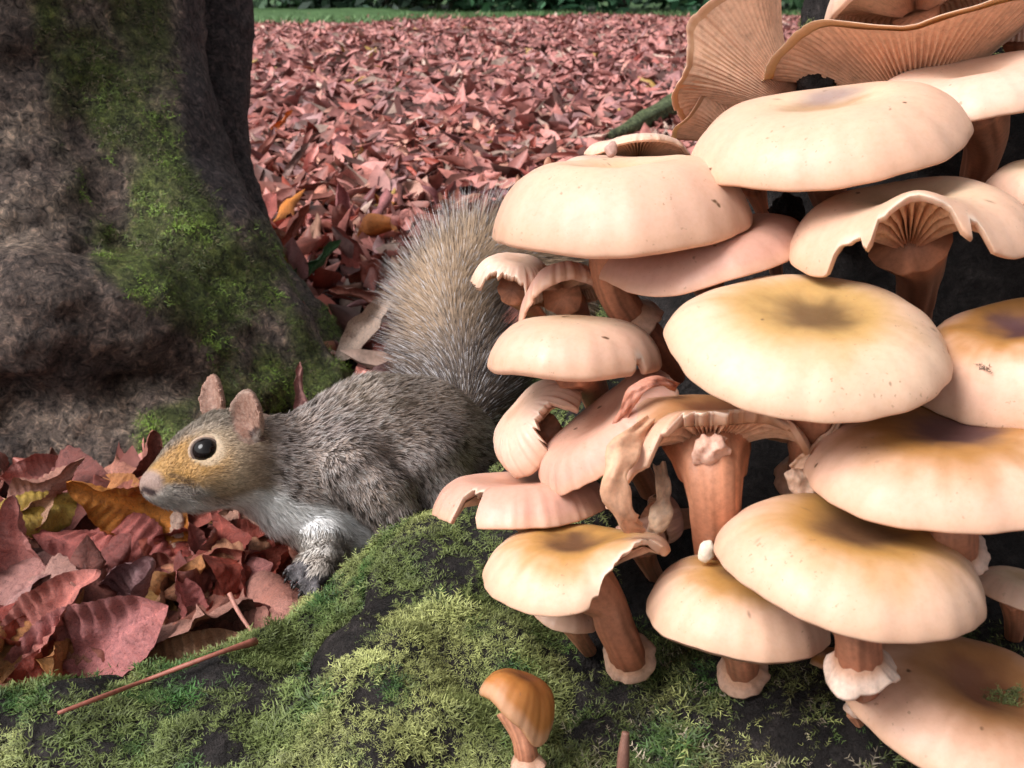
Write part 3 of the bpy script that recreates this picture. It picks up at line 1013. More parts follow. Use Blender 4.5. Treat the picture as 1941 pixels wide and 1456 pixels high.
MU('lopsided yellow mushroom with gills showing at its torn right edge', 1090, 1088, 0.362, 174, 60, 66, 0, 'dep', 'yellow', (0.03, 0.04), notch=[(312, 30, 0.12)], lift=[(322, 30, 0.52), (5, 22, 0.18), (235, 40, -0.14)], th=0.7,
   stem=[(1148, 1140, 0.364), (1165, 1185, 0.366), (1190, 1238, 0.374)], sr=(38, 36), ring=0.80, ring_w=1.45, seed=34, ctr=0.5)
MU('small cap wedged under the lopsided yellow mushroom', 1068, 1160, 0.392, 74, 34, 34, -20, 'dome', 'brown', stem=[(1100, 1210), (1120, 1240)], sr=(16, 15), seed=35)
MU('low broad mushroom with brown hollow top at the foot of the cluster', 1838, 1372, 0.345, 250, 112, 96, -21, 'deep', 'brown', (0.04, 0.04), stem=[(1872, 1490, 0.348), (1876, 1560, 0.362)], sr=(40, 38), seed=36, ctr=0.5)
MU('brown cap scrap under the white-ringed mushroom', 1585, 1262, 0.372, 50, 14, 26, -8, 'dome', 'rust', stem=[(1592, 1295), (1600, 1325)], sr=(15, 14), seed=37)
MU('small pale mushroom button under the low broad mushroom', 1616, 1350, 0.35, 20, 6, 20, -30, 'bell', 'pale', stem=[(1630, 1375), (1650, 1400)], sr=(8, 8), seed=38, gills=24)
MU('cream cap edge below the brown-shaded mushroom with ringed stem', 1925, 1125, 0.362, 88, 24, 38, -12, 'dome', 'cream2', stem=[(1925, 1170), (1922, 1220)], sr=(20, 18), seed=39)
# ---- left lower tier
MU('flat pink mushroom with a ragged bite, resting on the moss', 990, 962, 0.40, 172, 30, 58, 2, 'flat', 'pink', (0.03, 0.05), notch=[(232, 12, 0.24)], lift=[(190, 26, -0.10)], ragged=0.02, stem=[(1022, 1005), (1040, 1060)], sr=(26, 24), seed=40)
MU('torn mushroom with exposed fibrous flesh and thick fluted stem', 1345, 850, 0.362, 196, 42, 86, -3, 'dep', 'brown', (0.05, 0.06), notch=[(285, 62, 0.42)], lift=[(290, 50, 0.20), (200, 22, -0.55)], th=0.8, ragged=0.05,
   stem=[(1352, 905, 0.35), (1356, 985, 0.355), (1362, 1065, 0.372)], sr=(52, 42), seed=41, gills=70)
MU('steeply tilted brown mushroom leaning behind the torn one', 1160, 828, 0.388, 158, 46, 52, 38, 'flat', 'pink', (0.05, 0.05), lift=[(20, 24, 0.12)], ragged=0.03, stem=[(1205, 880), (1240, 950)], sr=(24, 24), seed=42)
MU('hanging bell mushroom with a torn hem, beside the squirrel\'s tail base', 1030, 812, 0.408, 108, 34, 66, 50, 'bell', 'pale', (0.05, 0.06), notch=[(285, 26, 0.25)], ragged=0.07, stem=[(1068, 850), (1095, 890)], sr=(20, 20), seed=43)
MU('thin crooked mushroom crossing behind the torn one', 1250, 985, 0.385, 46, -14, 40, -72, 'bell', 'pink', ragged=0.08, stem=[(1290, 985), (1340, 975)], sr=(22, 24), seed=44)
MU('crumpled pink mushroom remnant below the torn one', 1215, 1025, 0.378, 52, 16, 34, 12, 'flat', 'pink', (0.12, 0.2), ragged=0.16, stem=[(1225, 1060), (1240, 1090)], sr=(20, 20), seed=45, gills=30)
# ---- alone in the moss
MU('small glossy rust-brown mushroom alone in the moss below the cluster', 976, 1345, 0.355, 74, 22, 66, -20, 'bell', 'rust', (0.05, 0.06), lift=[(225, 38, 0.34), (325, 34, -0.55)],
   stem=[(990, 1392, 0.352), (998, 1430, 0.352), (1000, 1480, 0.358)], sr=(21, 22), ring=0.55, ring_w=1.6, seed=46)

def shred(name, label, pts, w, d, col, seed, thick=0.0007):
    """curled strip of torn mushroom flesh"""
    rg = np.random.default_rng(seed)
    c = catmull(np.stack([P(a, b, d+dd) for a, b, dd in pts]), 22)
    t, n1, n2 = frames(c)
    u = np.linspace(-1, 1, 9)
    wd = w*d/F*(0.25+1.0*np.sin(np.linspace(0.5, 3.0, 22)))
    jag = 1+0.40*noise(np.stack([np.linspace(0, 9, 22)*0.8, np.zeros(22), np.full(22, seed)], -1), 2)
    face = nrm(CAM-c)
    side = nrm(np.cross(t, face))
    up = np.cross(side, t)
    rows = []
    for s, o in ((1, 0), (-1, -thick)):
        bend = 0.22*wd[:, None]*(1-(u[None]*s)**2)+0.0016*noise(np.stack([np.linspace(0, 9, 22)[:, None]+0*u[None], u[None]*s*2+np.zeros((22, 1)), np.full((22, 9), seed*3.0)], -1), 5)
        rows.append(c[:, None]+side[:, None]*(u[None]*s*(wd*jag)[:, None])[..., None]+up[:, None]*(bend+o)[..., None])
    v = np.concatenate(rows, 1).reshape(-1, 3)
    base = c[-1]
    cc = np.tile(np.array(col), (len(v), 1))*(0.85+0.35*rg.random((len(v), 1)))
    o = obj(name, mesh_from(name, v-base, grid_faces(22, 18, True), M['stem'], np.clip(cc, 0, 1)), None, base)
    return tag(o, label, 'mushroom scrap', 'torn mushroom scraps')
shred('mushroom_scrap', 'pale curled strip of mushroom flesh hanging from the torn mushroom', [(1235, 800, 0), (1185, 850, -.012), (1165, 920, -.014), (1190, 985, -.010), (1215, 1000, 0)], 20, 0.350, (.62, .34, .21), 1)
shred('mushroom_scrap', 'cream tipped flap of flesh beside the fluted stem', [(1250, 880, .01), (1258, 930, .004), (1250, 985, .0), (1232, 1020, .008)], 15, 0.362, (.78, .56, .40), 2)
shred('mushroom_scrap', 'pinkish rolled shred of flesh above the tilted brown mushroom', [(1285, 735, 0), (1245, 722, -.008), (1205, 742, -.01), (1180, 790, -.004), (1150, 850, 0)], 12, 0.37, (.52, .22, .15), 4)
shred('mushroom_scrap', 'thin peeled strand between the dimpled and the torn mushrooms', [(1592, 795, 0), (1560, 845, .002), (1528, 872, .004), (1498, 885, .006)], 10, 0.342, (.66, .40, .27), 6)
shred('mushroom_scrap', 'frayed flap hanging left of the brown-shaded mushroom', [(1500, 890, 0), (1530, 935, 0), (1560, 975, .004)], 16, 0.35, (.72, .46, .33), 7)

# violet-grey smudge on the wide cream cap: a stain in its hollow
# ---- scraps of moss fallen on the caps, and dark bark lumps between them
def moss_scrap(label, px, py, d, w, h, n, seed, col):
    rg = np.random.default_rng(seed)
    c = P(px, py, d)
    nor = nrm(nrm(CAM-c)*0.55+np.array([0, 0, 0.8]))
    X = nrm(np.cross(np.array([0, 1, 0]), nor))
    Y = np.cross(nor, X)
    a, r = rg.uniform(0, 6.28, n), np.sqrt(rg.random(n))
    p = c+np.outer(np.cos(a)*r*w*d/F, X)+np.outer(np.sin(a)*r*h*d/F*2, Y)
    v, f, cc = moss_mesh(p, np.tile(nor, (n, 1)), rg, 0.0035, lambda p, g: np.tile(np.array(col), (len(p), 1))*(0.6+0.8*g.random((len(p), 1))))
    o = obj('moss_scrap', mesh_from('moss_scrap', v-c, f, M['moss'], cc, smooth=False), None, c)
    tag(o, label, 'moss', 'moss scraps lying on mushroom caps')
moss_scrap('scrap of green moss on the yellow-brown mushroom with dark purple centre', 1893, 650, 0.3395, 26, 8, 34, 1, (.16, .17, .06))
moss_scrap('tiny dark crumb of moss below the larger scrap on the yellow-brown mushroom', 1862, 692, 0.331, 12, 4, 10, 2, (.12, .09, .06))
moss_scrap('tuft of moss in the hollow of the low broad brown mushroom', 1905, 1318, 0.338, 40, 10, 60, 3, (.14, .16, .05))

def bark_lump(label, px, py, d, w, h, seed, mat='bark_stump', col=None, name='bark_lump', cat='bark', group='dark bark lumps between the mushrooms', rough=1.0, hh=0.0012, zf=1.4):
    c = P(px, py, d)
    lo, hi = c-max(w, h)*d/F*1.6, c+max(w, h)*d/F*1.6
    g, org = grid(lo, hi, hh)
    q = (g-c)
    x, y, z = q @ RGT, q @ UPC, q @ FWD
    f = np.sqrt((x/w)**2+(y/h)**2+(z/(w*1.3))**2)*d/F*0+np.sqrt((x/(w*d/F))**2+(y/(h*d/F))**2+(z/(w*zf*d/F))**2)-1
    f = f*min(w, h)*d/F+rough*(0.0022*noise(g*260, seed)+0.0012*noise(g*600, seed+1))
    v, fc = surface_nets(f, org, hh)
    o = obj(name, mesh_from(name, v-c, fc, M[mat], None if col is None else np.tile(np.array(col), (len(v), 1))), None, c)
    tag(o, label, cat, group)
bark_lump('dark bluish lump of bark between the wide cream and glossy tilted mushrooms', 1492, 405, 0.41, 24, 36, 5)
bark_lump('black bark lump beside the upturned mushrooms at the top', 1550, 140, 0.455, 40, 44, 6)
CR = dict(mat='stem', name='mushroom_crumb', cat='mushroom crumb', group='pale crumbs of mushroom flesh', hh=0.0006, zf=0.6)
bark_lump('white crumb of flesh at the foot of the fluted stem', 1338, 1045, 0.350, 15, 20, 7, col=(.86, .74, .60), rough=.5, **CR)
bark_lump('pale pinkish broken patch on the cut side of the torn mushroom', 1345, 850, 0.343, 34, 30, 8, col=(.66, .40, .30), rough=.8, **CR)
bark_lump('small white crumb on the thick cream mushroom\'s back edge', 1115, 322, 0.418, 16, 9, 9, col=(.80, .62, .50), rough=.4, **CR)
bark_lump('upright brown scrap on the back edge of the thick cream mushroom', 1040, 315, 0.42, 8, 20, 10, col=(.42, .20, .13), rough=.4, **CR)
bark_lump('greyish scrap standing beside the torn pinkish mushroom', 1160, 283, 0.44, 13, 14, 11, col=(.48, .30, .25), rough=.5, **CR)
# ================================================================== the squirrel
def sp(px, py, d, rpx):
    return (P(px, py, d), rpx*d/F)
def chain(l, k=0.006, kind='body'):
    q = [sp(*a) for a in l]
    return [(a, b, ra, rb, k, kind) for (a, ra), (b, rb) in zip(q[:-1], q[1:])]
SQ = []
# order of every chain = the way the hair lies
SQ += chain([(289, 921, .548, 21), (318, 912, .548, 38), (372, 885, .552, 62), (432, 862, .556, 80), (480, 868, .562, 78), (560, 892, .572, 92), (640, 872, .582, 112), (715, 845, .594, 127), (790, 848, .607, 124), (838, 870, .616, 112)], 0.008)
SQ += chain([(315, 935, .548, 22), (370, 925, .550, 36), (430, 905, .553, 50)], 0.006)           # jaw
SQ += chain([(395, 905, .535, 30), (450, 890, .540, 34)], 0.012)                                  # near cheek
SQ += chain([(515, 908, .572, 68), (590, 935, .576, 88), (665, 962, .582, 86), (720, 945, .592, 92), (790, 920, .605, 95)], 0.012, 'belly')
SQ += chain([(670, 890, .553, 60), (722, 940, .548, 50), (755, 985, .545, 34), (746, 1030, .543, 25), (728, 1062, .540, 20)], 0.007, 'arm')
SQ += chain([(575, 925, .590, 55), (600, 980, .572, 48), (612, 1025, .548, 30), (614, 1058, .528, 20), (606, 1084, .514, 17), (594, 1100, .508, 15)], 0.008, 'arm')
SQ += chain([(606, 1052, .535, 16), (588, 1066, .530, 15), (570, 1076, .524, 15)], 0.005, 'arm')
SQ += chain([(800, 890, .578, 78), (850, 960, .575, 52), (800, 1030, .57, 28), (740, 1060, .56, 22)], 0.012, 'leg')
for dx, dy in ((-30, 6), (-22, 20), (-8, 28), (8, 24)):                                           # toes of the near forepaw
    SQ += chain([(594, 1100, .508, 10), (594+dx*.7, 1100+dy*.6, .503, 7.5), (594+dx, 1100+dy+4, .500, 5)], 0.0012, 'paw')
for dx, dy in ((-26, 4), (-24, 16), (-14, 25), (2, 24)):
    SQ += chain([(570, 1076, .524, 10), (570+dx*.7, 1076+dy*.6, .520, 7.5), (570+dx, 1076+dy+3, .517, 5)], 0.0012, 'paw')
TAIL = [(872, 842, .626, 30), (885, 780, .646, 28), (876, 700, .664, 26), (858, 620, .676, 25), (864, 555, .684, 24), (910, 505, .69, 23), (980, 500, .694, 20), (1050, 545, .694, 15), (1085, 610, .694, 7)]
SQ += chain(TAIL, 0.006, 'tail')
EARS = [((474, 826, .543), (466, 762, .540), 37), ((412, 798, .582), (402, 732, .586), 27)]
def sq_sdf(p):
    d = None
    for a, b, ra, rb, k, kind in SQ:
        s = sd_cone(p, a, b, ra, rb)
        d = s if d is None else smin(d, s, k)
    for n_e, (a, b, w) in enumerate(EARS):
        A, B = P(*a), P(*b)
        wd = w*a[2]/F
        up = nrm(B-A)
        face = nrm(nrm(CAM-A)*(0.9 if n_e == 0 else 0.75)+np.array([-0.55, 0, 0.0])*(1 if n_e == 0 else 1.0))
        face = nrm(face-up*(face @ up))
        sd_ = np.cross(up, face)
        q = p-(A*0.45+B*0.55)
        hl = np.linalg.norm(B-A)*0.80
        x, y, z = q @ sd_, q @ up, q @ face
        wid = wd*(1-0.22*np.clip(y/hl, 0, 1)**2)
        rr = np.sqrt((x/wid)**2+(y/hl)**2)
        zz = z-0.0045*((x/wid)**2)+0.002                # cupped shell
        e = np.maximum((rr-1)*wd*0.7, np.abs(zz)-0.0021)
        d = smin(d, e, 0.003)
    # hollow of the ear, eye socket, mouth line, nostril
    d = -smin(-d, np.linalg.norm((p-P(484, 826, .534))*np.array([1, 1, .7]), axis=-1)-0.0045, 0.002)
    d = -smin(-d, np.linalg.norm(p-EYE_C, axis=-1)-0.0062, 0.0015)
    d = -smin(-d, np.linalg.norm(p-P(277, 926, .5425), axis=-1)-0.0011, 0.001)
    return d
def sq_hit(px, py, d0=0.45, d1=0.7):
    ds = np.linspace(d0, d1, 400)
    pts = np.stack([P(px, py, d) for d in ds])
    s = None
    for a, b, ra, rb, k, kind in SQ:
        q = sd_cone(pts, a, b, ra, rb)
        s = q if s is None else smin(s, q, k)
    return ds[np.argmax(s < 0)]
EYE_D = sq_hit(390, 855)
EYE_C = P(391, 855, EYE_D+0.0030)

def fur_cols(p, n, rng, kind_w):
    """root, middle, tip colours and length, lie for hairs growing at p"""
    m = len(p)
    x, y, d = proj(p)
    r = rng.random(m)
    patch = 0.55*noise(p*230, 31)+0.75*noise(p*480, 32)
    wobble = 14*noise(p*120, 33)
    # back: agouti grey with brown
    dark = np.array([.065, .05, .042])
    midg = np.array([.37, .305, .285])
    pale = np.array([.72, .65, .63])
    tan = np.array([.40, .29, .215])
    root = np.tile(dark*1.6, (m, 1))
    mid = lerp(lerp(np.tile(midg, (m, 1)), tan, sstep(0.2, 0.9, noise(p*60, 35)*0.5+0.5)*0.6), dark, sstep(0.05, 0.5, patch)*0.75)
    tip = lerp(np.tile(pale, (m, 1)), tan*1.2, (r < 0.35)*0.8)
    tip = lerp(tip, dark*1.5, sstep(0.1, 0.5, patch)*0.6)
    tk = np.clip(0.5+0.65*noise(p*620, 36)+0.25*(rng.random(m)-0.5), 0, 1)
    tip = lerp(tip, np.array([.80, .77, .74]), (tk < 0.30)*1.0)
    tip = lerp(tip, dark*0.7, (tk > 0.78)*1.0)
    mid = lerp(mid, dark*0.8, (tk > 0.78)*0.8)
    L = np.full(m, 0.0058)
    # upper back is browner
    up = sstep(840, 760, y)*sstep(560, 700, x)
    mid = lerp(mid, np.array([.33, .25, .17]), up*0.4)
    tip = lerp(tip, np.array([.48, .39, .29]), up*0.35)
    # white underside
    wl = np.interp(x, [260, 300, 350, 420, 480, 560, 640, 730, 800], [932, 934, 940, 938, 915, 938, 960, 1005, 1040])
    wh = sstep(-6, 20, y+wobble-wl)
    kx = kind_w
    for a, b in ((root, (.75, .73, .71)), (mid, (.90, .88, .86)), (tip, (.96, .95, .93))):
        a[:] = lerp(a, np.array(b), wh)
    L = L+wh*0.004
    # head: short hair
    hd = sstep(530, 470, x)*(y > 690)
    L = L*(1-0.50*hd)
    crown = np.interp(x, [260, 300, 350, 400, 450, 500], [880, 842, 800, 782, 776, 790])
    face = hd*sstep(8, 42, y-crown+0.5*wobble)*(1-wh)
    cx_ = np.hypot((x-330)/120, (y-880)/60)
    org = np.array([.60, .33, .10])
    fawn = np.array([.55, .42, .29])
    fc = lerp(np.tile(fawn, (m, 1)), org, sstep(1.25, 0.4, cx_))
    fc = lerp(fc, np.array([.42, .30, .20]), sstep(440, 495, x)*0.8)
    for a, k in ((root, 0.55), (mid, 0.95), (tip, 1.15)):
        a[:] = lerp(a, fc*k, face*0.9)
    cr = hd*(1-face)*(1-wh)
    for a, k in ((root, 0.5), (mid, 0.9), (tip, 1.3)):
        a[:] = lerp(a, np.array([.23, .19, .14])*k, cr*0.75)
    # pale ring round the eye, white-grey muzzle, pinkish nose
    er = np.hypot((x-390)/1.15, y-855)
    eye = sstep(35, 26, er)*hd
    mz = sstep(1.0, 0.55, np.hypot((x-340)/75, (y-938)/26))*hd
    for a, k in ((root, 0.7), (mid, 1.0), (tip, 1.1)):
        a[:] = lerp(a, np.array([.62, .47, .32])*k, eye*0.8)
        a[:] = lerp(a, np.array([.66, .60, .56])*k, mz*0.85)
    # dark line of the mouth, whisker roots and nostril
    def seg(ax, ay, bx, by):
        t = np.clip(((x-ax)*(bx-ax)+(y-ay)*(by-ay))/((bx-ax)**2+(by-ay)**2), 0, 1)
        return np.hypot(x-ax-t*(bx-ax), y-ay-t*(by-ay))
    dl = np.maximum(0.35*sstep(6, 2, seg(292, 942, 345, 950)), 0.7*sstep(7, 2, seg(322, 902, 366, 914)))
    dl = np.maximum(dl, 0.5*sstep(30, 10, np.hypot((x-352)/2.2, y-922))*(r < 0.3))*hd
    for a in (root, mid, tip):
        a[:] = lerp(a, np.array([.10, .065, .05]), dl*0.85)
    ns = sstep(30, 18, np.hypot(x-284, y-916))*hd
    for a in (root, mid, tip):
        a[:] = lerp(a, np.array([.46, .32, .27]), ns)
        a[:] = lerp(a, np.array([.07, .045, .045]), sstep(8, 4, seg(274, 928, 290, 934))*hd)
    L = L*(1-0.6*sstep(330, 285, x)*hd)*(1-0.5*eye)
    # ears: pink-brown skin with down
    ear = ((np.hypot((x-469)/42, (y-780)/52) < 1) | (np.hypot((x-404)/34, (y-750)/46) < 1)) & (y < crown-2) | (np.hypot((x-468)/35, (y-790)/54) < 1)
    for a in (root, mid, tip):
        a[ear] = lerp(np.array([.34, .17, .12]), np.array([.50, .31, .24]), r[ear])
    L[ear] = 0.0013
    eh = np.hypot((x-484)/11, (y-824)/15) < 1  # shade of the near ear's hollow, painted as dark hair
    for a in (root, mid, tip):
        a[eh] = np.array([.09, .05, .04])
    rim_e = ear & (np.hypot((x-468)/31, (y-788)/50) > 0.86) & (x > 430)
    for a in (root, mid, tip):
        a[rim_e] = a[rim_e]*0.6+np.array([.42, .34, .28])*0.4
    # forelegs: grey-white with buff wrists, slate paws
    arm = (y > 1000) & (x < 760)
    lg = arm & (x < 660)
    for a in (root, mid, tip):
        a[lg] = a[lg]*np.array([.74, .70, .66])
    fr = arm & (y > 1048) & (x < 650)
    for a, c in ((root, (.28, .23, .19)), (mid, (.42, .35, .29)), (tip, (.60, .53, .47))):
        a[fr] = a[fr]*0.3+np.array(c)*0.7
    pw = arm & (y+0.6*x > 1440) & (x < 660) & (y > 1084) | (arm & (x < 590) & (y > 1060))
    sl = np.array([.15, .135, .14])
    for a, k in ((root, .7), (mid, 1.0), (tip, 1.6)):
        a[pw] = sl*k*(0.7+0.9*r[pw])[:, None]
    L[arm] *= 0.55
    L[pw] = 0.0018
    return root, mid, tip, L, hd

def strands(p, dr, n, L, root, mid, tip, width, rng, curve=0.25, grav=0.0):
    """hairs as tapering three-part blades lying along the coat"""
    m = len(p)
    side = nrm(np.cross(dr, n)+1e-9)
    tw = (rng.random(m)-0.5)*1.3
    side = nrm(side*np.cos(tw)[:, None]+n*np.sin(tw)[:, None])
    jit = nrm(dr+rng.normal(size=(m, 3))*0.10)
    d2 = nrm(jit-n*curve+np.array([0, 0, -grav]))
    w = (width*(0.7+0.6*rng.random(m)))[:, None]
    L = L[:, None]
    a = p-n*0.0004
    b = a+jit*L*0.5
    c = b+d2*L*0.5
    V = np.concatenate([a-side*w, a+side*w, b-side*w*0.8, b+side*w*0.8, c])
    i = np.arange(m)
    f4 = np.stack([i, i+m, i+3*m, i+2*m], -1)
    f3 = np.stack([i+2*m, i+3*m, i+4*m], -1)
    # wind so that the outer side faces away from the skin
    fl = np.einsum('ij,ij->i', np.cross(2*side, jit), n) < 0
    f4[fl] = f4[fl][:, ::-1]
    f3[fl] = f3[fl][:, ::-1]
    C = np.concatenate([root, root, mid, mid, tip])
    N = np.concatenate([n, n, nrm(n+0.3*jit), nrm(n+0.3*jit), nrm(n+0.5*d2)])
    return V, [f4, f3], C, N

def build_squirrel():
    h = 0.00125
    lo = np.min([np.minimum(a-ra, b-rb) for a, b, ra, rb, k, kd in SQ], 0)-0.012
    hi = np.max([np.maximum(a+ra, b+rb) for a, b, ra, rb, k, kd in SQ], 0)+0.012
    # coarse pass first, so the fine field is only evaluated near the skin
    hc = h*6
    g, org = grid(lo, hi, h)
    f = np.full(g.shape[:3], 1.0, np.float64)
    st = 6
    gc = g[::st, ::st, ::st]
    fc = sq_sdf(gc)
    up = np.repeat(np.repeat(np.repeat(fc, st, 0), st, 1), st, 2)[:g.shape[0], :g.shape[1], :g.shape[2]]
    near = np.abs(up) < h*st*2.4
    f[~near] = np.sign(up[~near])
    f[near] = sq_sdf(g[near])
    v, q = surface_nets(f, org, h)
    base = P(594, 1126, .503)
    root = empty('squirrel', base)
    tag(root, 'grey squirrel with bushy tail leaning over the mossy root', 'squirrel')
    t = np.vstack([q[:, [0, 1, 2]], q[:, [0, 2, 3]]])
    cr = np.cross(v[t[:, 1]]-v[t[:, 0]], v[t[:, 2]]-v[t[:, 0]])
    vn = np.zeros_like(v)
    for k in range(3):
        np.add.at(vn, t[:, k], cr)
    vn = nrm(vn)
    rt, md, tp, L, hd = fur_cols(v, vn, RNG, None)
    obj('body', mesh_from('squirrel_body', v-base, q, M['skin'], np.clip(md*0.75, 0, 1)), root)
    # ---- coat
    taila = [a for a in SQ if a[5] == 'tail']
    def notail(c, n):
        st_ = np.min([sd_cone(c, a, b, ra, rb) for a, b, ra, rb, k, kd in taila], 0)
        sb = np.min([sd_cone(c, a, b, ra, rb) for a, b, ra, rb, k, kd in SQ if kd != 'tail'], 0)
        x, y, d = proj(c)
        facing = 0.35+0.65*sstep(-0.4, 0.2, np.einsum('ij,ij->i', n, nrm(CAM-c)))
        de = np.linalg.norm(c-EYE_C, axis=-1) > 0.0086
        return (st_ > sb)*facing*(1+1.6*(x < 520))*de
    p, n = sample_surface(v, q, 105000, RNG, notail)
    flow = np.zeros_like(p)
    for a, b, ra, rb, k, kd in SQ:
        if kd == 'tail': continue
        s = sd_cone(p, a, b, ra, rb)
        flow += np.exp(-np.clip(s, -0.01, 1)/0.004)[:, None]*nrm(b-a)
    rt, md, tp, L, hd = fur_cols(p, n, RNG, None)
    clump = np.stack([noise(p*520, 71), noise(p*520, 72), noise(p*520, 73)], -1)
    fl = nrm(flow)+0.5*clump
    dr = nrm(nrm(fl-n*np.einsum('ij,ij->i', fl, n)[:, None])*0.92+n*(0.50+0.15*RNG.random(len(p)))[:, None]+np.array([0, 0, -0.10]))
    L = L*(0.65+0.6*RNG.random(len(p)))
    br = (0.70+0.6*RNG.random(len(p)))*(1+0.22*hd*noise(p*900, 91))
    br = br[:, None]
    V, Fs, C, N = strands(p, dr, n, L, rt*br, md*br, tp*br, 0.00026-0.00008*hd, RNG)
    me = mesh_from('coat', V-base, Fs, M['fur'], np.clip(C, 0, 1))
    me.normals_split_custom_set_from_vertices(N.astype(np.float32))
    obj('fur', me, root)
    # ---- tail brush: long banded hairs, buff then black then silver tips
    tp_ = catmull(np.array([np.append(P(*a[:3]), a[3]*a[2]/F) for a in TAIL]), 80)
    cc, rr = tp_[:, :3], tp_[:, 3]
    tg, n1, n2 = frames(cc)
    m = 95000
    u = RNG.random(m)**0.9
    k = np.minimum((u*79).astype(int), 78)
    fr = (u*79-k)[:, None]
    th = RNG.random(m)*2*np.pi
    c0 = cc[k]*(1-fr)+cc[k+1]*fr
    T = nrm(tg[k]*(1-fr)+tg[k+1]*fr)
    A, B = n1[k], n2[k]
    nn = A*np.cos(th)[:, None]+B*np.sin(th)[:, None]
    # the brush is flattened: hairs comb out to the two sides
    camd = nrm(CAM-c0)
    lat = nrm(np.cross(T, camd))
    sgn = np.einsum('ij,ij->i', nn, lat)
    pp = c0+nn*(rr[k]*0.9)[:, None]
    dr = nrm(nn*0.75+lat*(sgn*1.05)[:, None]+T*0.62+0.22*np.stack([noise(pp*190, 81), noise(pp*190, 82), noise(pp*190, 83)], -1)+0.10*RNG.normal(size=(m, 3)))
    grow = sstep(0, 0.12, u)*0.65+0.35
    L = 0.044*grow*(0.45+0.7*RNG.random(m))
    facing = np.einsum('ij,ij->i', nn, camd)
    L = L*(1-0.62*np.clip(np.abs(facing), 0, 1))
    inner = np.clip(np.abs(facing), 0, 1)*sstep(0.12, 0.35, u)
    side = nrm(np.cross(dr, nn))
    tw = (RNG.random(m)-0.5)*1.4
    side = nrm(side*np.cos(tw)[:, None]+nn*np.sin(tw)[:, None])
    w0 = (0.00013*(0.7+0.6*RNG.random(m)))[:, None]
    buff = np.array([.36, .25, .165])
    black = np.array([.035, .028, .03])
    silver = np.array([.74, .71, .70])
    dk = sstep(0.46, 0.12, u)                 # darker towards the root of the tail
    b1 = lerp(np.tile(buff, (m, 1)), np.array([.11, .08, .065]), dk*0.85)*(0.75+0.5*RNG.random((m, 1)))
    b2 = lerp(b1*1.1, black, (RNG.random(m) < 0.30+0.35*dk)*0.9)
    b3 = lerp(np.tile(black, (m, 1)), np.array([.40, .33, .26]), RNG.random(m)*0.6)
    b4 = np.tile(np.array([.66, .63, .645]), (m, 1))*(0.55+0.5*RNG.random((m, 1)))
    b4 = lerp(b4, b2, (RNG.random(m) < 0.25)*1.0)
    b3 = lerp(b3, b1, np.clip(inner*1.6, 0, 1)*(RNG.random(m) < 0.85))
    b4 = lerp(b4, b1*1.15, np.clip(inner*1.6, 0, 1)*(RNG.random(m) < 0.85))
    b4 = lerp(b4, b2, (RNG.random(m) < 0.72*dk)*1.0)
    segs = [(0, b1*0.8, 1.0), (0.45, b1, 1.0), (0.66, b2, 0.9), (0.78, b3, 0.85), (0.86, b4, 0.8), (1.0, b4, 0.55)]
    V, C, N = [], [], []
    pos = pp
    last = 0
    for t, col, ws in segs:
        dd = nrm(dr+T*0.35*t-nn*0.15*t+np.array([0, 0, -0.10*t]))
        pos = pos+dd*(L*(t-last))[:, None]
        last = t
        V += [pos-side*w0*ws, pos+side*w0*ws]
        C += [col, col]
        nv = nrm(nn+0.4*dd)
        N += [nv, nv]
    V, C, N = np.vstack(V), np.vstack(C), np.vstack(N)
    i = np.arange(m)
    fs = []
    fl = np.einsum('ij,ij->i', np.cross(side, dr), nn) < 0
    for s in range(len(segs)-1):
        f4 = np.stack([i+2*s*m, i+(2*s+1)*m, i+(2*s+3)*m, i+(2*s+2)*m], -1)
        f4[fl] = f4[fl][:, ::-1]
        fs.append(f4)
    me = mesh_from('tail_brush', V-base, np.vstack(fs), M['fur'], np.clip(C, 0, 1))
    me.normals_split_custom_set_from_vertices(N.astype(np.float32))
    obj('tail_fur', me, root)
    # ---- eye with its lid
    def ball(c, r, nu=20, nv=28):
        a = np.linspace(0.001, np.pi-0.001, nu)
        b = np.linspace(0, 2*np.pi, nv, endpoint=False)
        g = np.stack([np.sin(a)[:, None]*np.cos(b), np.sin(a)[:, None]*np.sin(b), np.cos(a)[:, None]+0*b], -1)*r
        return g.reshape(-1, 3)+c, grid_faces(nu, nv, True)[:, ::-1]
    ev, ef = ball(EYE_C, 0.0066)
    eo = obj('eye', mesh_from('eye', ev-base, ef, M['eye']), root)
    en = nrm(nrm(CAM-EYE_C)+np.array([-0.12, 0, 0.05]))
    e1 = nrm(np.cross(np.array([0, 0, 1.0]), en))
    e2 = np.cross(en, e1)
    th = np.linspace(0, 2*np.pi, 41)[:-1]
    for nm, rad, tr, off, col in (('eyelid', 0.0063, 0.0008, 0.0022, (.10, .07, .06)), ('eye_ring', 0.0073, 0.0009, 0.0016, (.46, .33, .24))):
        c = EYE_C+en*off+np.outer(np.cos(th)*rad*1.04, e1)+np.outer(np.sin(th)*rad*0.93, e2)
        a = np.linspace(0, 2*np.pi, 8, endpoint=False)
        out = nrm(c-EYE_C-en*off)
        g = c[:, None]+out[:, None]*(np.cos(a)*tr)[None, :, None]+en[None, None]*(np.sin(a)*tr)[None, :, None]
        v_ = g.reshape(-1, 3)
        fz = grid_faces(41, 8, True) % (40*8)
        obj(nm, mesh_from(nm, v_-base, fz, M['skin'], np.tile(np.array(col), (len(v_), 1))), root)
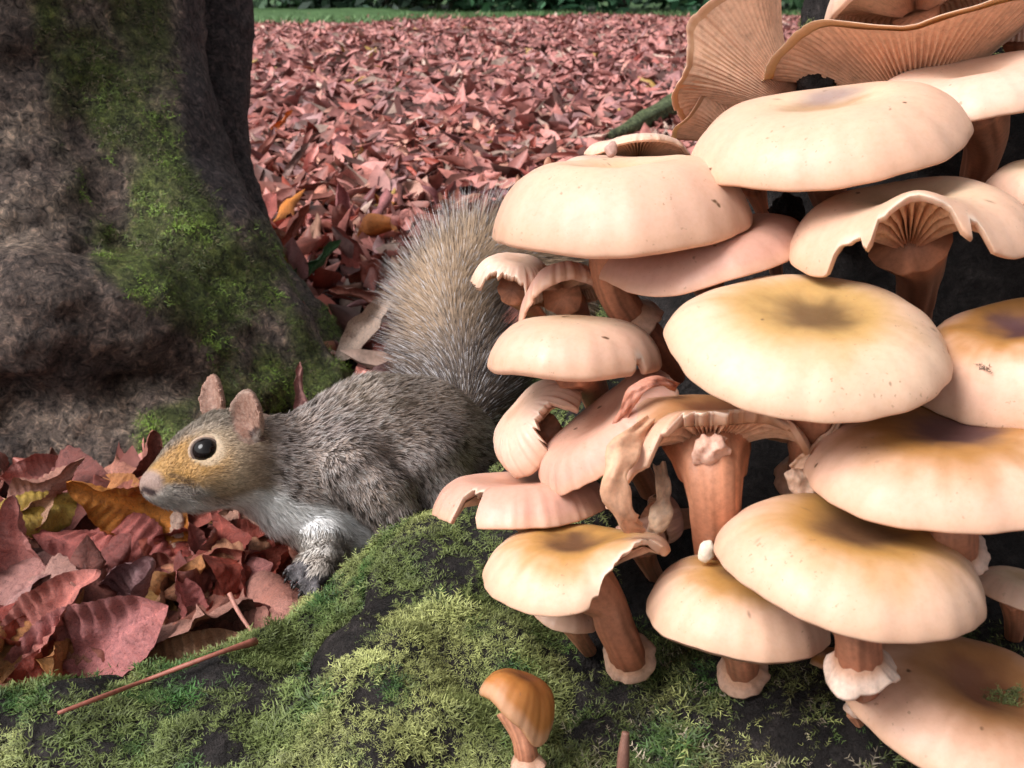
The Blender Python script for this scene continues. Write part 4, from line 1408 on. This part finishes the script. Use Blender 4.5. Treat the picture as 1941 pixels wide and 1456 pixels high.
    # ---- claws
    for bx, by, bd, lst in ((594, 1100, .500, ((-30, 6), (-22, 20), (-8, 28), (8, 24))), (570, 1076, .517, ((-26, 4), (-24, 16), (-14, 25), (2, 24)))):
        for dx, dy in lst:
            tv, tf, al, an = tube([P(bx+dx, by+dy+2, bd), P(bx+dx*1.22, by+dy*1.1+7, bd-.002), P(bx+dx*1.3, by+dy*1.15+13, bd-.001)], [.0009, .0007, .0001], 8, 6)
            obj('claw', mesh_from('claw', tv-base, tf, M['claw']), root)
    # ---- whiskers
    wr = np.random.default_rng(5)
    for k in range(9):
        x0, y0 = 318+14*wr.random(), 912+26*wr.random()
        dd = sq_hit(x0, y0)
        ax, ay = 40+55*wr.random(), -10+55*wr.random()
        tv, tf, al, an = tube([P(x0, y0, dd), P(x0+ax*.5, y0+ay*.35, dd-.007), P(x0+ax, y0+ay, dd-.010)], [.00011, .00009, .00003], 10, 4)
        obj('whisker', mesh_from('whisker', tv-base, tf, M['whisker']), root)
    return root
build_squirrel()
# ================================================================== fallen leaves
def leaf_mesh(name, nu, nv, rng, curl=1.0, bend=0.6, twist=0.3, ribs=True, lobe=0.62, asp=0.36, fold=0.0, stalk=True, crumple=0.05, rib=0.013):
    """horse chestnut leaflet of unit length: widest beyond the middle, toothed rim, raised side veins, dried and curled"""
    t = np.linspace(0, 1, nu)
    u = np.linspace(-1, 1, nv)
    w = asp*np.where(t < lobe, np.sin(np.pi/2*np.clip(t/lobe, 0, 1))**1.15, 1-np.clip((t-lobe)/(1-lobe), 0, 1)**1.8)+0.006
    T, U = np.meshgrid(t, u, indexing='ij')
    W = w[:, None]*np.ones_like(U)
    if ribs:
        W = W*(1+0.022*np.abs(U)**6*np.sin(T*nu*2.4)+0.05*noise(np.stack([T*9, U, 0*T+rng.random()*40], -1), 8)*np.abs(U)**3)
    x = T-0.10*np.abs(U)*W
    y = U*W
    z = np.zeros_like(x)
    vein = np.zeros_like(x)
    if ribs:
        ph = (T-0.55*np.abs(y))*14
        z = z+rib*np.cos(2*np.pi*ph)*sstep(0.02, 0.4, np.abs(U))*sstep(1.15, 0.7, np.abs(U))*(W/asp)
        vein = sstep(0.75, 0.99, np.cos(2*np.pi*ph+0.4))*0.28
        vein = np.maximum(vein, sstep(0.10, 0.03, np.abs(U)))
    z = z+fold*np.abs(y)
    g = np.stack([x*3.2, y*5, 0*x+rng.random()*50], -1)
    z = z+crumple*noise(g, 3)*(0.3+np.abs(U))+0.4*crumple*noise(g*2.6, 4)
    # roll the blade about its midrib
    cv = curl*(0.6+0.8*T)
    k = cv/asp
    yy = np.where(np.abs(k) > 1e-3, np.sin(k*y)/np.where(np.abs(k) > 1e-3, k, 1), y)
    zz = (1-np.cos(k*y))/np.where(np.abs(k) > 1e-3, k, 1)+z*np.cos(k*y)
    yy = yy-z*np.sin(k*y)
    # twist along the length, then bend
    a = twist*(T-0.5)
    y2, z2 = yy*np.cos(a)-zz*np.sin(a), yy*np.sin(a)+zz*np.cos(a)
    if abs(bend) > 1e-3:
        x2 = np.sin(bend*x)/bend-z2*np.sin(bend*x)
        z2 = (1-np.cos(bend*x))/bend+z2*np.cos(bend*x)
    else:
        x2 = x
    v = np.stack([x2, y2, z2], -1).reshape(-1, 3)
    v = v-v.mean(0)
    dry = 0.5+0.5*noise(np.stack([x*4, y*6, 0*x+rng.random()*90], -1), 9)
    c = (1+0.30*vein-0.38*dry*np.abs(U)**2)[..., None]*np.array([1.0, 1.0, 1.0])
    c = c*lerp(np.ones(3), np.array([1.12, 0.86, 0.74]), 0.6*dry)
    return mesh_from(name, v, grid_faces(nu, nv), M['leaf'], c.reshape(-1, 3))

lr = np.random.default_rng(21)
FORM = ['wavy', 'rolled', 'arched', 'cupped', 'tightly rolled', 'twisted', 'scrolled', 'bent']
HI = [leaf_mesh('leaflet', 50, 19, lr, *a) for a in ((0.7, 0.7, 0.5, True, .62, .27, .25, True, .10), (1.6, 0.5, 0.7, True, .62, .25, 0, True, .09), (-1.1, -0.9, 0.6, True, .62, .27, .3, True, .11), (1.3, 1.3, -0.7, True, .6, .29, 0, True, .10),
      (-2.0, 0.5, 0.5, True, .6, .25, 0, True, .09), (0.6, -1.1, 1.3, True, .62, .25, -.3, True, .12), (2.5, 0.4, 0.8, True, .6, .27, 0, True, .08), (-0.7, 1.2, -1.1, True, .62, .27, .4, True, .12))]
HI += [leaf_mesh('leaflet', 84, 17, lr, c_, b_, t_, True, .62, .25, f_, True, .10, 0.018) for c_, b_, t_, f_ in ((0.5, 0.5, 0.25, .15), (-0.5, -0.4, 0.3, .25), (0.8, 0.3, -0.3, .1))]
LFORM = ['cupped', 'rolled', 'arched', 'tightly rolled', 'scrolled', 'bent', 'twisted', 'wavy', 'tube-like', 'flat']
LOWM = [leaf_mesh('leaflet_small', 12, 7, lr, *a, crumple=0.09, asp=0.22) for a in ((1.2, 0.7, 0.6), (2.1, 0.6, 0.9), (-1.6, -0.9, 0.7), (2.7, 0.4, 0.5), (-2.3, 0.7, -0.9), (0.8, 1.5, 1.3), (1.5, -1.2, -0.7), (-1.0, 0.5, 1.6), (3.0, 0.7, 0.5), (0.5, 0.7, 0.4))]
LC = {'pink': (.40, .145, .115), 'red': (.33, .075, .05), 'brown': (.21, .07, .05), 'tan': (.50, .25, .18), 'orange': (.56, .19, .035), 'maroon': (.12, .032, .032), 'rose': (.49, .20, .17),
      'pale': (.60, .47, .36), 'yellow': (.48, .27, .06), 'green': (.10, .22, .08), 'mauve': (.36, .19, .185), 'ochre': (.46, .24, .09)}
def leaf(me, p, size, nor, direc, col, label, group='fallen chestnut leaves by the root', name='fallen_leaf', flip=False):
    nor = nrm(nor)
    X = nrm(np.asarray(direc, float)-nor*(np.asarray(direc, float) @ nor))
    Y = np.cross(nor, X)
    m = Matrix.Identity(4)
    for k in range(3):
        m[k][0], m[k][1], m[k][2], m[k][3] = X[k]*size, Y[k]*size*(-1 if flip else 1), nor[k]*size, p[k]
    o = bpy.data.objects.new(name, me)
    link(o)
    o.matrix_world = m
    o.color = (*[min(1, c*(0.85+0.3*random.random())) for c in col], 1)
    return tag(o, label, 'leaf', group)

def on_ground(px, py, z):
    return P(px, py, ground_depth(py, z))
def img_dir(ang):
    """direction along the ground that reads as this angle in the picture"""
    a = R(ang)
    return np.array([math.cos(a), math.sin(a)*1.9, 0.0])
# ---- the large leaves that can be picked out one by one: mesh, px, py, height, length in px, tilt to camera, direction, colour
BIG = [
 (8, 130, 1255, .026, 460, (0.1, -0.75, 0.65), 24, 'rose', 'big ribbed rose-brown leaf lying along the mossy root'),
 (9, 320, 1232, .020, 480, (0.1, -0.35, 0.9), -8, 'pink', 'long flat pinkish leaf pointing at the mossy root'),
 (8, 330, 1285, .016, 330, (0.0, -0.6, 0.8), 18, 'tan', 'pale tan leaf edge lying against the bark of the root'),
 (10, 60, 1205, .036, 300, (-0.2, -0.6, 0.7), 30, 'rose', 'wavy rose leaf overlapping the big ribbed one'),
 (3, 255, 970, .055, 250, (-0.3, -0.8, 0.5), 145, 'orange', 'bright orange leaf standing up beside the squirrel\'s nose'),
 (1, 310, 985, .045, 250, (0.1, -0.55, 0.8), 8, 'red', 'rust-red leaf with toothed edge under the squirrel\'s chin'),
 (7, 95, 965, .045, 300, (0.0, -0.7, 0.7), 12, 'brown', 'brown folded leaf at the tree foot'),
 (2, 55, 965, .060, 180, (0.2, -0.6, 0.75), 20, 'yellow', 'yellow-orange leaf at the foot of the tree'),
 (6, 80, 925, .065, 170, (0.3, -0.7, 0.5), 50, 'tan', 'curled leaf ring standing at the foot of the tree'),
 (9, 200, 1050, .038, 330, (0.1, -0.5, 0.85), -6, 'pink', 'broad pinkish leaf in the middle of the pile'),
 (4, 330, 1030, .035, 120, (0.0, -0.8, 0.6), 80, 'pale', 'small pale cream leaf among the red ones'),
 (0, 440, 1040, .030, 240, (0.0, -0.6, 0.8), -10, 'red', 'dull red leaf just in front of the tree foot'),
 (3, 510, 1065, .025, 190, (0.3, -0.7, 0.5), 110, 'red', 'rolled red leaf next to the squirrel\'s paws'),
 (1, 330, 1095, .030, 300, (0.0, -0.7, 0.7), 10, 'pink', 'long rolled pink-brown leaf across the pile'),
 (2, 440, 1080, .028, 240, (0.1, -0.6, 0.8), 10, 'tan', 'tan leaf with a turned-up edge near the squirrel\'s paws'),
 (4, 390, 1125, .025, 260, (0.1, -0.7, 0.7), 15, 'rose', 'rolled rose leaf lying above a dark gap'),
 (6, 480, 1120, .022, 240, (-0.2, -0.5, 0.85), 120, 'red', 'deep red leaf close to the squirrel\'s paws'),
 (3, 235, 1150, .032, 280, (-0.1, -0.7, 0.7), 25, 'mauve', 'mauve-pink leaf arching over the pile'),
 (0, 280, 1185, .022, 250, (0.3, -0.6, 0.7), -40, 'ochre', 'ochre leaf half buried in the pile'),
 (2, 420, 1190, .018, 240, (0.0, -0.5, 0.85), 60, 'ochre', 'mottled ochre leaf against the moss'),
 (1, 365, 1175, .025, 180, (0.2, -0.7, 0.6), 130, 'rose', 'crumpled rose leaf with torn tip'),
 (5, 70, 1105, .035, 330, (-0.1, -0.55, 0.8), 75, 'mauve', 'long mauve leaf pointing to the tree'),
 (7, 60, 1150, .035, 260, (0.0, -0.6, 0.8), 5, 'mauve', 'dusky purple-pink leaf at the edge of the pile'),
 (4, 150, 1100, .030, 240, (0.0, -0.6, 0.75), 25, 'brown', 'brown rolled leaf over a dark hollow'),
 (6, 220, 1110, .026, 200, (0.1, -0.7, 0.6), -25, 'pink', 'small twisted pink leaf in the pile'),
 (3, 30, 1060, .045, 240, (0.1, -0.6, 0.7), 100, 'rose', 'rosy leaf on edge left in the pile'),
 (1, 15, 1010, .050, 200, (0.1, -0.6, 0.7), 30, 'tan', 'tan leaf below the yellow-orange one'),
 (0, 8, 985, .058, 60, (0.1, -0.6, 0.7), 70, 'green', 'tiny green leaf tip beside the yellow-orange leaf'),
 (7, 505, 1170, .016, 200, (0.0, -0.6, 0.8), 25, 'rose', 'pinkish leaf tucked against the mossy root'),
 (5, 480, 1005, .018, 220, (0.0, -0.5, 0.8), 10, 'brown', 'dark brown leaf under the squirrel\'s chest'),
]
for k, px, py, z, ln, nor, ang, col, lab in BIG:
    p = on_ground(px, py, z)
    d = proj(p)[2]
    leaf(HI[k], p, ln*d/F*(0.95 if ln > 300 else 1.1), nor, img_dir(ang), LC[col], lab)
# ---- more leaves filling the pile
cols_near = ['pink', 'rose', 'red', 'brown', 'brown', 'mauve', 'tan', 'tan', 'red', 'ochre']
WORD = {'pink': 'pinkish', 'rose': 'rosy', 'red': 'red', 'brown': 'brown', 'mauve': 'mauve', 'tan': 'tan', 'maroon': 'dark maroon', 'ochre': 'ochre', 'orange': 'orange'}
for k in range(180):
    px, py = lr.uniform(-140, 640), lr.uniform(900, 1330)
    z = lr.uniform(0.0, 0.034)
    p = on_ground(px, py, z)
    if stump_sdf(p[None])[0] < 0.02 or tree_sdf(p[None])[0] < 0.012:
        continue
    mi, cw = lr.integers(8), cols_near[lr.integers(10)]
    where = 'by the foot of the tree' if tree_sdf(p[None])[0] < 0.07 else 'against the mossy root' if stump_sdf(p[None])[0] < 0.05 else 'near the squirrel\'s paws' if px > 420 else 'in the pile between tree and root'
    leaf(HI[mi], p, lr.uniform(.05, .09), nrm(np.array([lr.normal()*0.5, -0.35+lr.normal()*0.4, 0.8])), img_dir(lr.uniform(0, 360)), LC[cw],
         '%s %s dead leaf %s' % (FORM[mi], WORD[cw], where), 'leaves in the pile between tree and root', flip=bool(lr.integers(2)))
# ---- leaves behind the squirrel that can still be told apart
cols_mid = ['pink', 'rose', 'rose', 'red', 'brown', 'mauve', 'tan', 'maroon', 'orange', 'pink', 'rose', 'mauve']
n_mid = 0
while n_mid < 112:
    py = lr.uniform(330, 760)
    px = lr.uniform(420, 1060)
    p = on_ground(px, py, lr.uniform(0.012, 0.035))
    if tree_sdf(p[None])[0] < 0.02 or stump_sdf(p[None])[0] < 0.03 or abs(p[1]-0.62) < 0.12 and p[0] > -0.22:
        continue
    n_mid += 1
    mi, cw = lr.integers(10), cols_mid[lr.integers(12)]
    where = 'beside the mossy buttress' if tree_sdf(p[None])[0] < 0.12 else 'just behind the squirrel' if p[1] < 1.05 else 'between buttress and squirrel\'s tail' if px < 750 and py > 420 else 'on the floor beyond the squirrel\'s tail' if py > 420 else 'on the open floor past the tree'
    leaf(LOWM[mi], p, lr.uniform(.05, .095), nrm(np.array([lr.normal()*0.55, -0.3+lr.normal()*0.5, 0.7])), img_dir(lr.uniform(0, 360)), LC[cw],
         '%s %s small leaf %s' % (LFORM[mi], WORD[cw], where), 'curled leaves on the floor behind the squirrel', flip=bool(lr.integers(2)))
for px, py, col, lab in ((590, 505, 'green', 'greenish leaf on the red leaves beside the mossy buttress'), (530, 235, 'orange', 'large curled orange leaf lying past the tree'), (560, 305, 'mauve', 'bluish grey leaf on the red leaf carpet'),
                         (690, 625, 'pale', 'pale upright leaf between the tree root and the squirrel\'s tail'), (555, 440, 'red', 'dark red folded leaf standing near the mossy buttress')):
    p = on_ground(px, py, 0.045)
    leaf(LOWM[lr.integers(4)], p, .085, (0.1, -0.6, 0.7), img_dir(lr.uniform(20, 70)), LC[col], lab, 'odd coloured leaves behind the squirrel')

# ---- the rest of the leaf carpet, out to the far grass: nobody could count it
def carpet(n, d0, d1, nu, nv, size, name, zmax, seed, dens_near=0.0):
    rg = np.random.default_rng(seed)
    d = np.sqrt(rg.uniform(d0**2, d1**2, n*3))
    lat = rg.uniform(-0.62, 0.62, n*3)
    x, y = lat*d*1.05, d
    p = np.stack([x, y, 0*x], -1)
    keep = (tree_sdf(p+np.array([0, 0, 0.02])) > 0.01) & (stump_sdf(p+np.array([0, 0, 0.02])) > 0.02)
    p = p[keep][:n]
    n = len(p)
    px, py, dd = proj(p)
    t = np.linspace(-0.5, 0.5, nu)
    u = np.linspace(-1, 1, nv)
    T, U = np.meshgrid(t, u, indexing='ij')
    w = 0.23*np.cos(np.pi*T*0.97)**1.05
    curl = (rg.normal(size=n)*2.0)[:, None, None]
    bend = (rg.normal(size=n)*1.1)[:, None, None]
    L = (size*(0.4+1.1*rg.random(n)**1.5))[:, None, None]
    k = curl/0.3+1e-4
    yy = np.sin(k*U*w)/k
    zz = (1-np.cos(k*U*w))/k
    kb = bend+1e-4
    xx = np.sin(kb*T)/kb-zz*np.sin(kb*T)
    z2 = (1-np.cos(kb*T))/kb+zz*np.cos(kb*T)
    loc = np.stack([xx*L, yy*L, z2*L], -1).reshape(n, -1, 3)
    nor = nrm(np.stack([rg.normal(size=n)*0.5, -0.15+rg.normal(size=n)*0.5, np.full(n, 0.85)], -1))
    a = rg.uniform(0, 6.283, n)
    X = np.stack([np.cos(a), np.sin(a), 0*a], -1)
    X = nrm(X-nor*np.einsum('ij,ij->i', X, nor)[:, None])
    Y = np.cross(nor, X)
    g = np.stack([p[:, 0], p[:, 1], 0*p[:, 0]], -1)
    p[:, 2] = rg.uniform(0, zmax, n)+0.02*noise(g*0.9, 5)*sstep(1.0, 3, p[:, 1])+0.012*noise(g*3, 6)
    v = p[:, None]+loc[..., :1]*X[:, None]+loc[..., 1:2]*Y[:, None]+loc[..., 2:]*nor[:, None]
    base = np.array([LC[c] for c in ('rose', 'pink', 'pink', 'red', 'brown', 'mauve', 'tan', 'maroon', 'pink', 'rose', 'rose', 'brown')])
    ci = base[rg.integers(0, 12, n)]*(0.65+0.75*rg.random((n, 1)))
    far = sstep(1.5, 4.0, p[:, 1])[:, None]  # haze painted into the colour: leaves turn paler and pinker with distance
    ci = ci*(1-0.4*far)+np.array([.50, .225, .215])*(0.75+0.6*rg.random((n, 1)))*0.4*far
    sel = rg.random(n)
    ci[sel > 0.90] = (.13, .06, .05)
    ci[(sel > 0.86) & (sel < 0.90)] = (.30, .20, .16)
    ci[sel < 0.008] = (.45, .28, .08)
    ci[(sel > 0.008) & (sel < 0.03)] = (.60, .42, .34)
    c = np.repeat(ci, nu*nv, 0)*(0.9+0.2*rg.random((n*nu*nv, 1)))
    f = (grid_faces(nu, nv)[None]+(np.arange(n)*nu*nv)[:, None, None]).reshape(-1, 4)
    o = obj(name, mesh_from(name, v.reshape(-1, 3), f, M['litter'], np.clip(c, 0, 1)))
    return o
tag(carpet(9500, 0.50, 2.6, 6, 5, 0.068, 'leaf_litter', 0.02, 1), 'red and pink fallen leaves carpeting the floor behind squirrel and tree', 'leaf litter', kind='stuff')
tag(carpet(52000, 2.5, 12.2, 3, 3, 0.085, 'leaf_litter', 0.03, 2), 'pinkish red leaf carpet stretching away to the green edge', 'leaf litter', kind='stuff')

# ---- stalks
def stalk(label, pts, r, col, name='leaf_stalk'):
    v, f, al, an = tube(pts, r, 24, 8)
    b = np.array(pts[0])
    o = obj(name, mesh_from(name, v-b, f, M['stem'], np.tile(np.array(col), (len(v), 1))), None, b)
    return tag(o, label, 'stalk', 'loose leaf stalks')
sd_, sq_ = [], 0.60
for x_, y_ in ((484, 1216), (420, 1236), (350, 1262), (270, 1292), (190, 1322), (110, 1352)):
    sq_ = min(min(stump_hit(x_+o_, y_+6, rough=True) for o_ in (-12, 0, 12))-.008, sq_+.006)
    sq_ = min(sq_, .482)
    sd_.append(P(x_, y_, sq_))
stalk('long pinkish leaf stalk lying along the bark of the root', sd_[::-1], [.0007, .0009, .0008, .0010, .0009, .0017], (.34, .12, .085))
stalk('short forked leaf stalk between the leaves near the paws', [P(435, 1125, .53), P(452, 1160, .525), P(482, 1205, .52)], [.0012, .0011, .0009], (.48, .22, .17))
stalk('small broken twig stub standing in the moss by the rust-brown mushroom', [P(1180, 1470, .345), P(1182, 1430, .343), P(1186, 1388, .342)], [.0020, .0019, .0012], (.22, .11, .08), 'twig')
# ================================================================== far side of the clearing
def build_far():
    rg = np.random.default_rng(9)
    # green verge beyond the leaves
    x = np.linspace(-30, 30, 60)
    y = np.linspace(0, 1, 16)
    X, T = np.meshgrid(x, y, indexing='ij')
    edge = 11.6+0.5*np.sin(X*0.9)+0.3*np.sin(X*2.3)-2.2*np.exp(-((X+2.2)/1.1)**2)
    Y = edge+(45-edge)*T**2
    Z = 0.02+0.25*T+0.02*np.sin(X*3+Y)
    v = np.stack([X, Y, Z], -1).reshape(-1, 3)
    o = obj('grass_verge', mesh_from('grass_verge', v, grid_faces(60, 16), M['grass_ground']))
    tag(o, kind='structure')
    # grass blades
    n = 12000
    bx = rg.uniform(-7, 7, n)
    e = 11.6+0.5*np.sin(bx*0.9)+0.3*np.sin(bx*2.3)-2.2*np.exp(-((bx+2.2)/1.1)**2)
    by = e-0.2+rg.exponential(1.6, n)
    p = np.stack([bx, by, np.full(n, 0.0)], -1)
    h = 0.03+0.07*rg.random(n)
    a = rg.uniform(0, 6.28, n)
    s = np.stack([np.cos(a), np.sin(a), 0*a], -1)*0.012
    tip = p+np.stack([rg.normal(size=n)*0.05, rg.normal(size=n)*0.05, h], -1)
    V = np.vstack([p-s, p+s, tip])
    i = np.arange(n)
    col = np.array([.13, .22, .09])*(0.5+0.9*rg.random((n, 1)))
    o = obj('far_grass', mesh_from('far_grass', V, np.stack([i, i+n, i+2*n], -1), M['foliage'], np.vstack([col*0.7, col*0.7, col*1.2])))
    tag(o, 'blurred green grass at the far edge of the leaf carpet', 'grass', kind='stuff')

    def shrub(label, px, dist, hgt, wid, col, n=2600):
        x0 = (px-970.5)/F*dist
        base = np.array([x0, dist, 0.0])
        r = empty('shrub', base)
        tag(r, label, 'shrub', 'shrubs at the far edge of the clearing')
        for k in range(5):
            a = rg.uniform(0, 6.28)
            tv, tf, al, an = tube([np.zeros(3), np.array([math.cos(a)*wid*.2, math.sin(a)*wid*.2, hgt*.4]), np.array([math.cos(a)*wid*.5, math.sin(a)*wid*.5, hgt*.8])], [.03, .02, .008], 8, 6)
            obj('stem', mesh_from('shrub_stem', tv, tf, M['bark_far']), r)
        cl = rg.normal(size=(34, 3))*np.array([wid*.42, wid*.3, hgt*.24])+np.array([0, 0, hgt*.48])
        cl[:, 2] = np.maximum(cl[:, 2], 0.08)
        c = cl[rg.integers(0, 34, n)]+rg.normal(size=(n, 3))*0.16
        c[:, 2] = np.abs(c[:, 2])
        L = 0.05+0.06*rg.random(n)
        d1 = nrm(rg.normal(size=(n, 3)))
        d2 = nrm(np.cross(d1, rg.normal(size=(n, 3))))
        V = np.vstack([c-d1*L[:, None], c-d2*L[:, None]*.45, c+d1*L[:, None], c+d2*L[:, None]*.45])
        i = np.arange(n)
        cc = np.array(col)*(0.45+1.0*rg.random((n, 1)))
        obj('foliage', mesh_from('shrub_foliage', V, np.stack([i, i+n, i+2*n, i+3*n], -1), M['foliage'], np.clip(np.vstack([cc]*4), 0, 1)), r)
    shrub('pale bluish green bush beyond the grass next to the trunk of the tree', 560, 13.2, 1.6, 1.5, (.17, .30, .17))
    shrub('dark evergreen bush beyond the leaf carpet, darkest in the row', 740, 12.7, 1.5, 1.0, (.028, .055, .035))
    shrub('dull green bush with brownish leaves in the far row', 880, 13.0, 1.4, 1.1, (.13, .17, .09))
    shrub('mid green leafy bush in the far row near the pale trunk', 1020, 12.7, 1.5, 1.1, (.08, .19, .10))
    shrub('deep green bush in the far row left of the pale trunk', 1170, 12.8, 1.5, 1.2, (.05, .14, .07))
    shrub('bright green bush behind the pale trunk', 1420, 13.6, 1.6, 1.5, (.12, .24, .11))
    shrub('shaded green bush hidden mostly behind the mushrooms', 1640, 12.9, 1.5, 1.5, (.07, .15, .07))
    shrub('tall dark bush far behind the others', 900, 19, 2.4, 2.6, (.04, .09, .05), 4000)
    shrub('tall blue-green bush far behind the pale trunk', 1250, 19, 2.4, 2.6, (.05, .12, .08), 4000)
    shrub('tall grey-green bush far behind the pale bush', 520, 20, 2.4, 2.6, (.09, .16, .11), 4000)

    def trunk(label, px, dist, rad, hgt, lean=0.0):
        x0 = (px-970.5)/F*dist
        r = empty('tree', (x0, dist, -0.05))
        tag(r, label, 'tree', 'tree trunks at the far edge of the clearing')
        tv, tf, al, an = tube([np.array([0, 0, 0.0]), np.array([0, 0, .25]), np.array([lean*.5, 0, hgt*.5]), np.array([lean, 0, hgt])], [rad*1.5, rad*1.05, rad*.85, rad*.5], 24, 14, 0.12, int(px))
        obj('trunk', mesh_from('far_trunk', tv, tf, M['bark_far']), r)
        for k in range(7):
            a = rg.uniform(0, 6.28)
            z0 = hgt*(0.45+0.08*k)
            b = np.array([lean*z0/hgt, 0, z0])
            e_ = b+np.array([math.cos(a)*1.4, math.sin(a)*1.4, 0.9])
            tv, tf, al, an = tube([b, (b+e_)/2+np.array([0, 0, .1]), e_], [rad*.35, rad*.2, rad*.06], 10, 7)
            obj('limb', mesh_from('far_limb', tv, tf, M['bark_far']), r)
        n = 2600
        c = rg.normal(size=(n, 3))*np.array([1.3, 1.3, hgt*.14])+np.array([lean, 0, hgt*.88])
        d1 = nrm(rg.normal(size=(n, 3)))*0.11
        d2 = nrm(np.cross(d1, rg.normal(size=(n, 3))))*0.05
        i = np.arange(n)
        cc = np.array([.14, .15, .05])*(0.5+rg.random((n, 1)))
        obj('crown', mesh_from('far_crown', np.vstack([c-d1, c-d2, c+d1, c+d2]), np.stack([i, i+n, i+2*n, i+3*n], -1), M['foliage'], np.vstack([cc]*4)), r)
    trunk('pale brown tree trunk standing at the far edge of the leaves', 1338, 13.0, .17, 5.5, .1)
    trunk('thin greyish trunk behind the dark evergreen bush', 705, 17.5, .10, 5.0, -.15)
    trunk('slim brown trunk between the leafy bushes', 1120, 18.0, .12, 5.5, .2)
    # mossy fallen branch on the leaves behind the mushrooms
    pts = [on_ground(1150, 262, .03), on_ground(1225, 225, .05), P(1300, 185, 2.6), P(1390, 150, 2.65)]
    tv, tf, al, an = tube(pts, [.010, .019, .021, .015], 60, 14, 0.45, 4)
    b = np.array(pts[0])
    c = lerp(np.tile(np.array([.09, .12, .05]), (len(tv), 1)), np.array([.20, .25, .13]), rg.random(len(tv)))
    o = obj('fallen_branch', mesh_from('fallen_branch', tv-b, tf, M['bark_tree'], c), None, b)
    tag(o, 'blurred mossy green branch lying on the leaves behind the mushrooms', 'branch')
build_far()
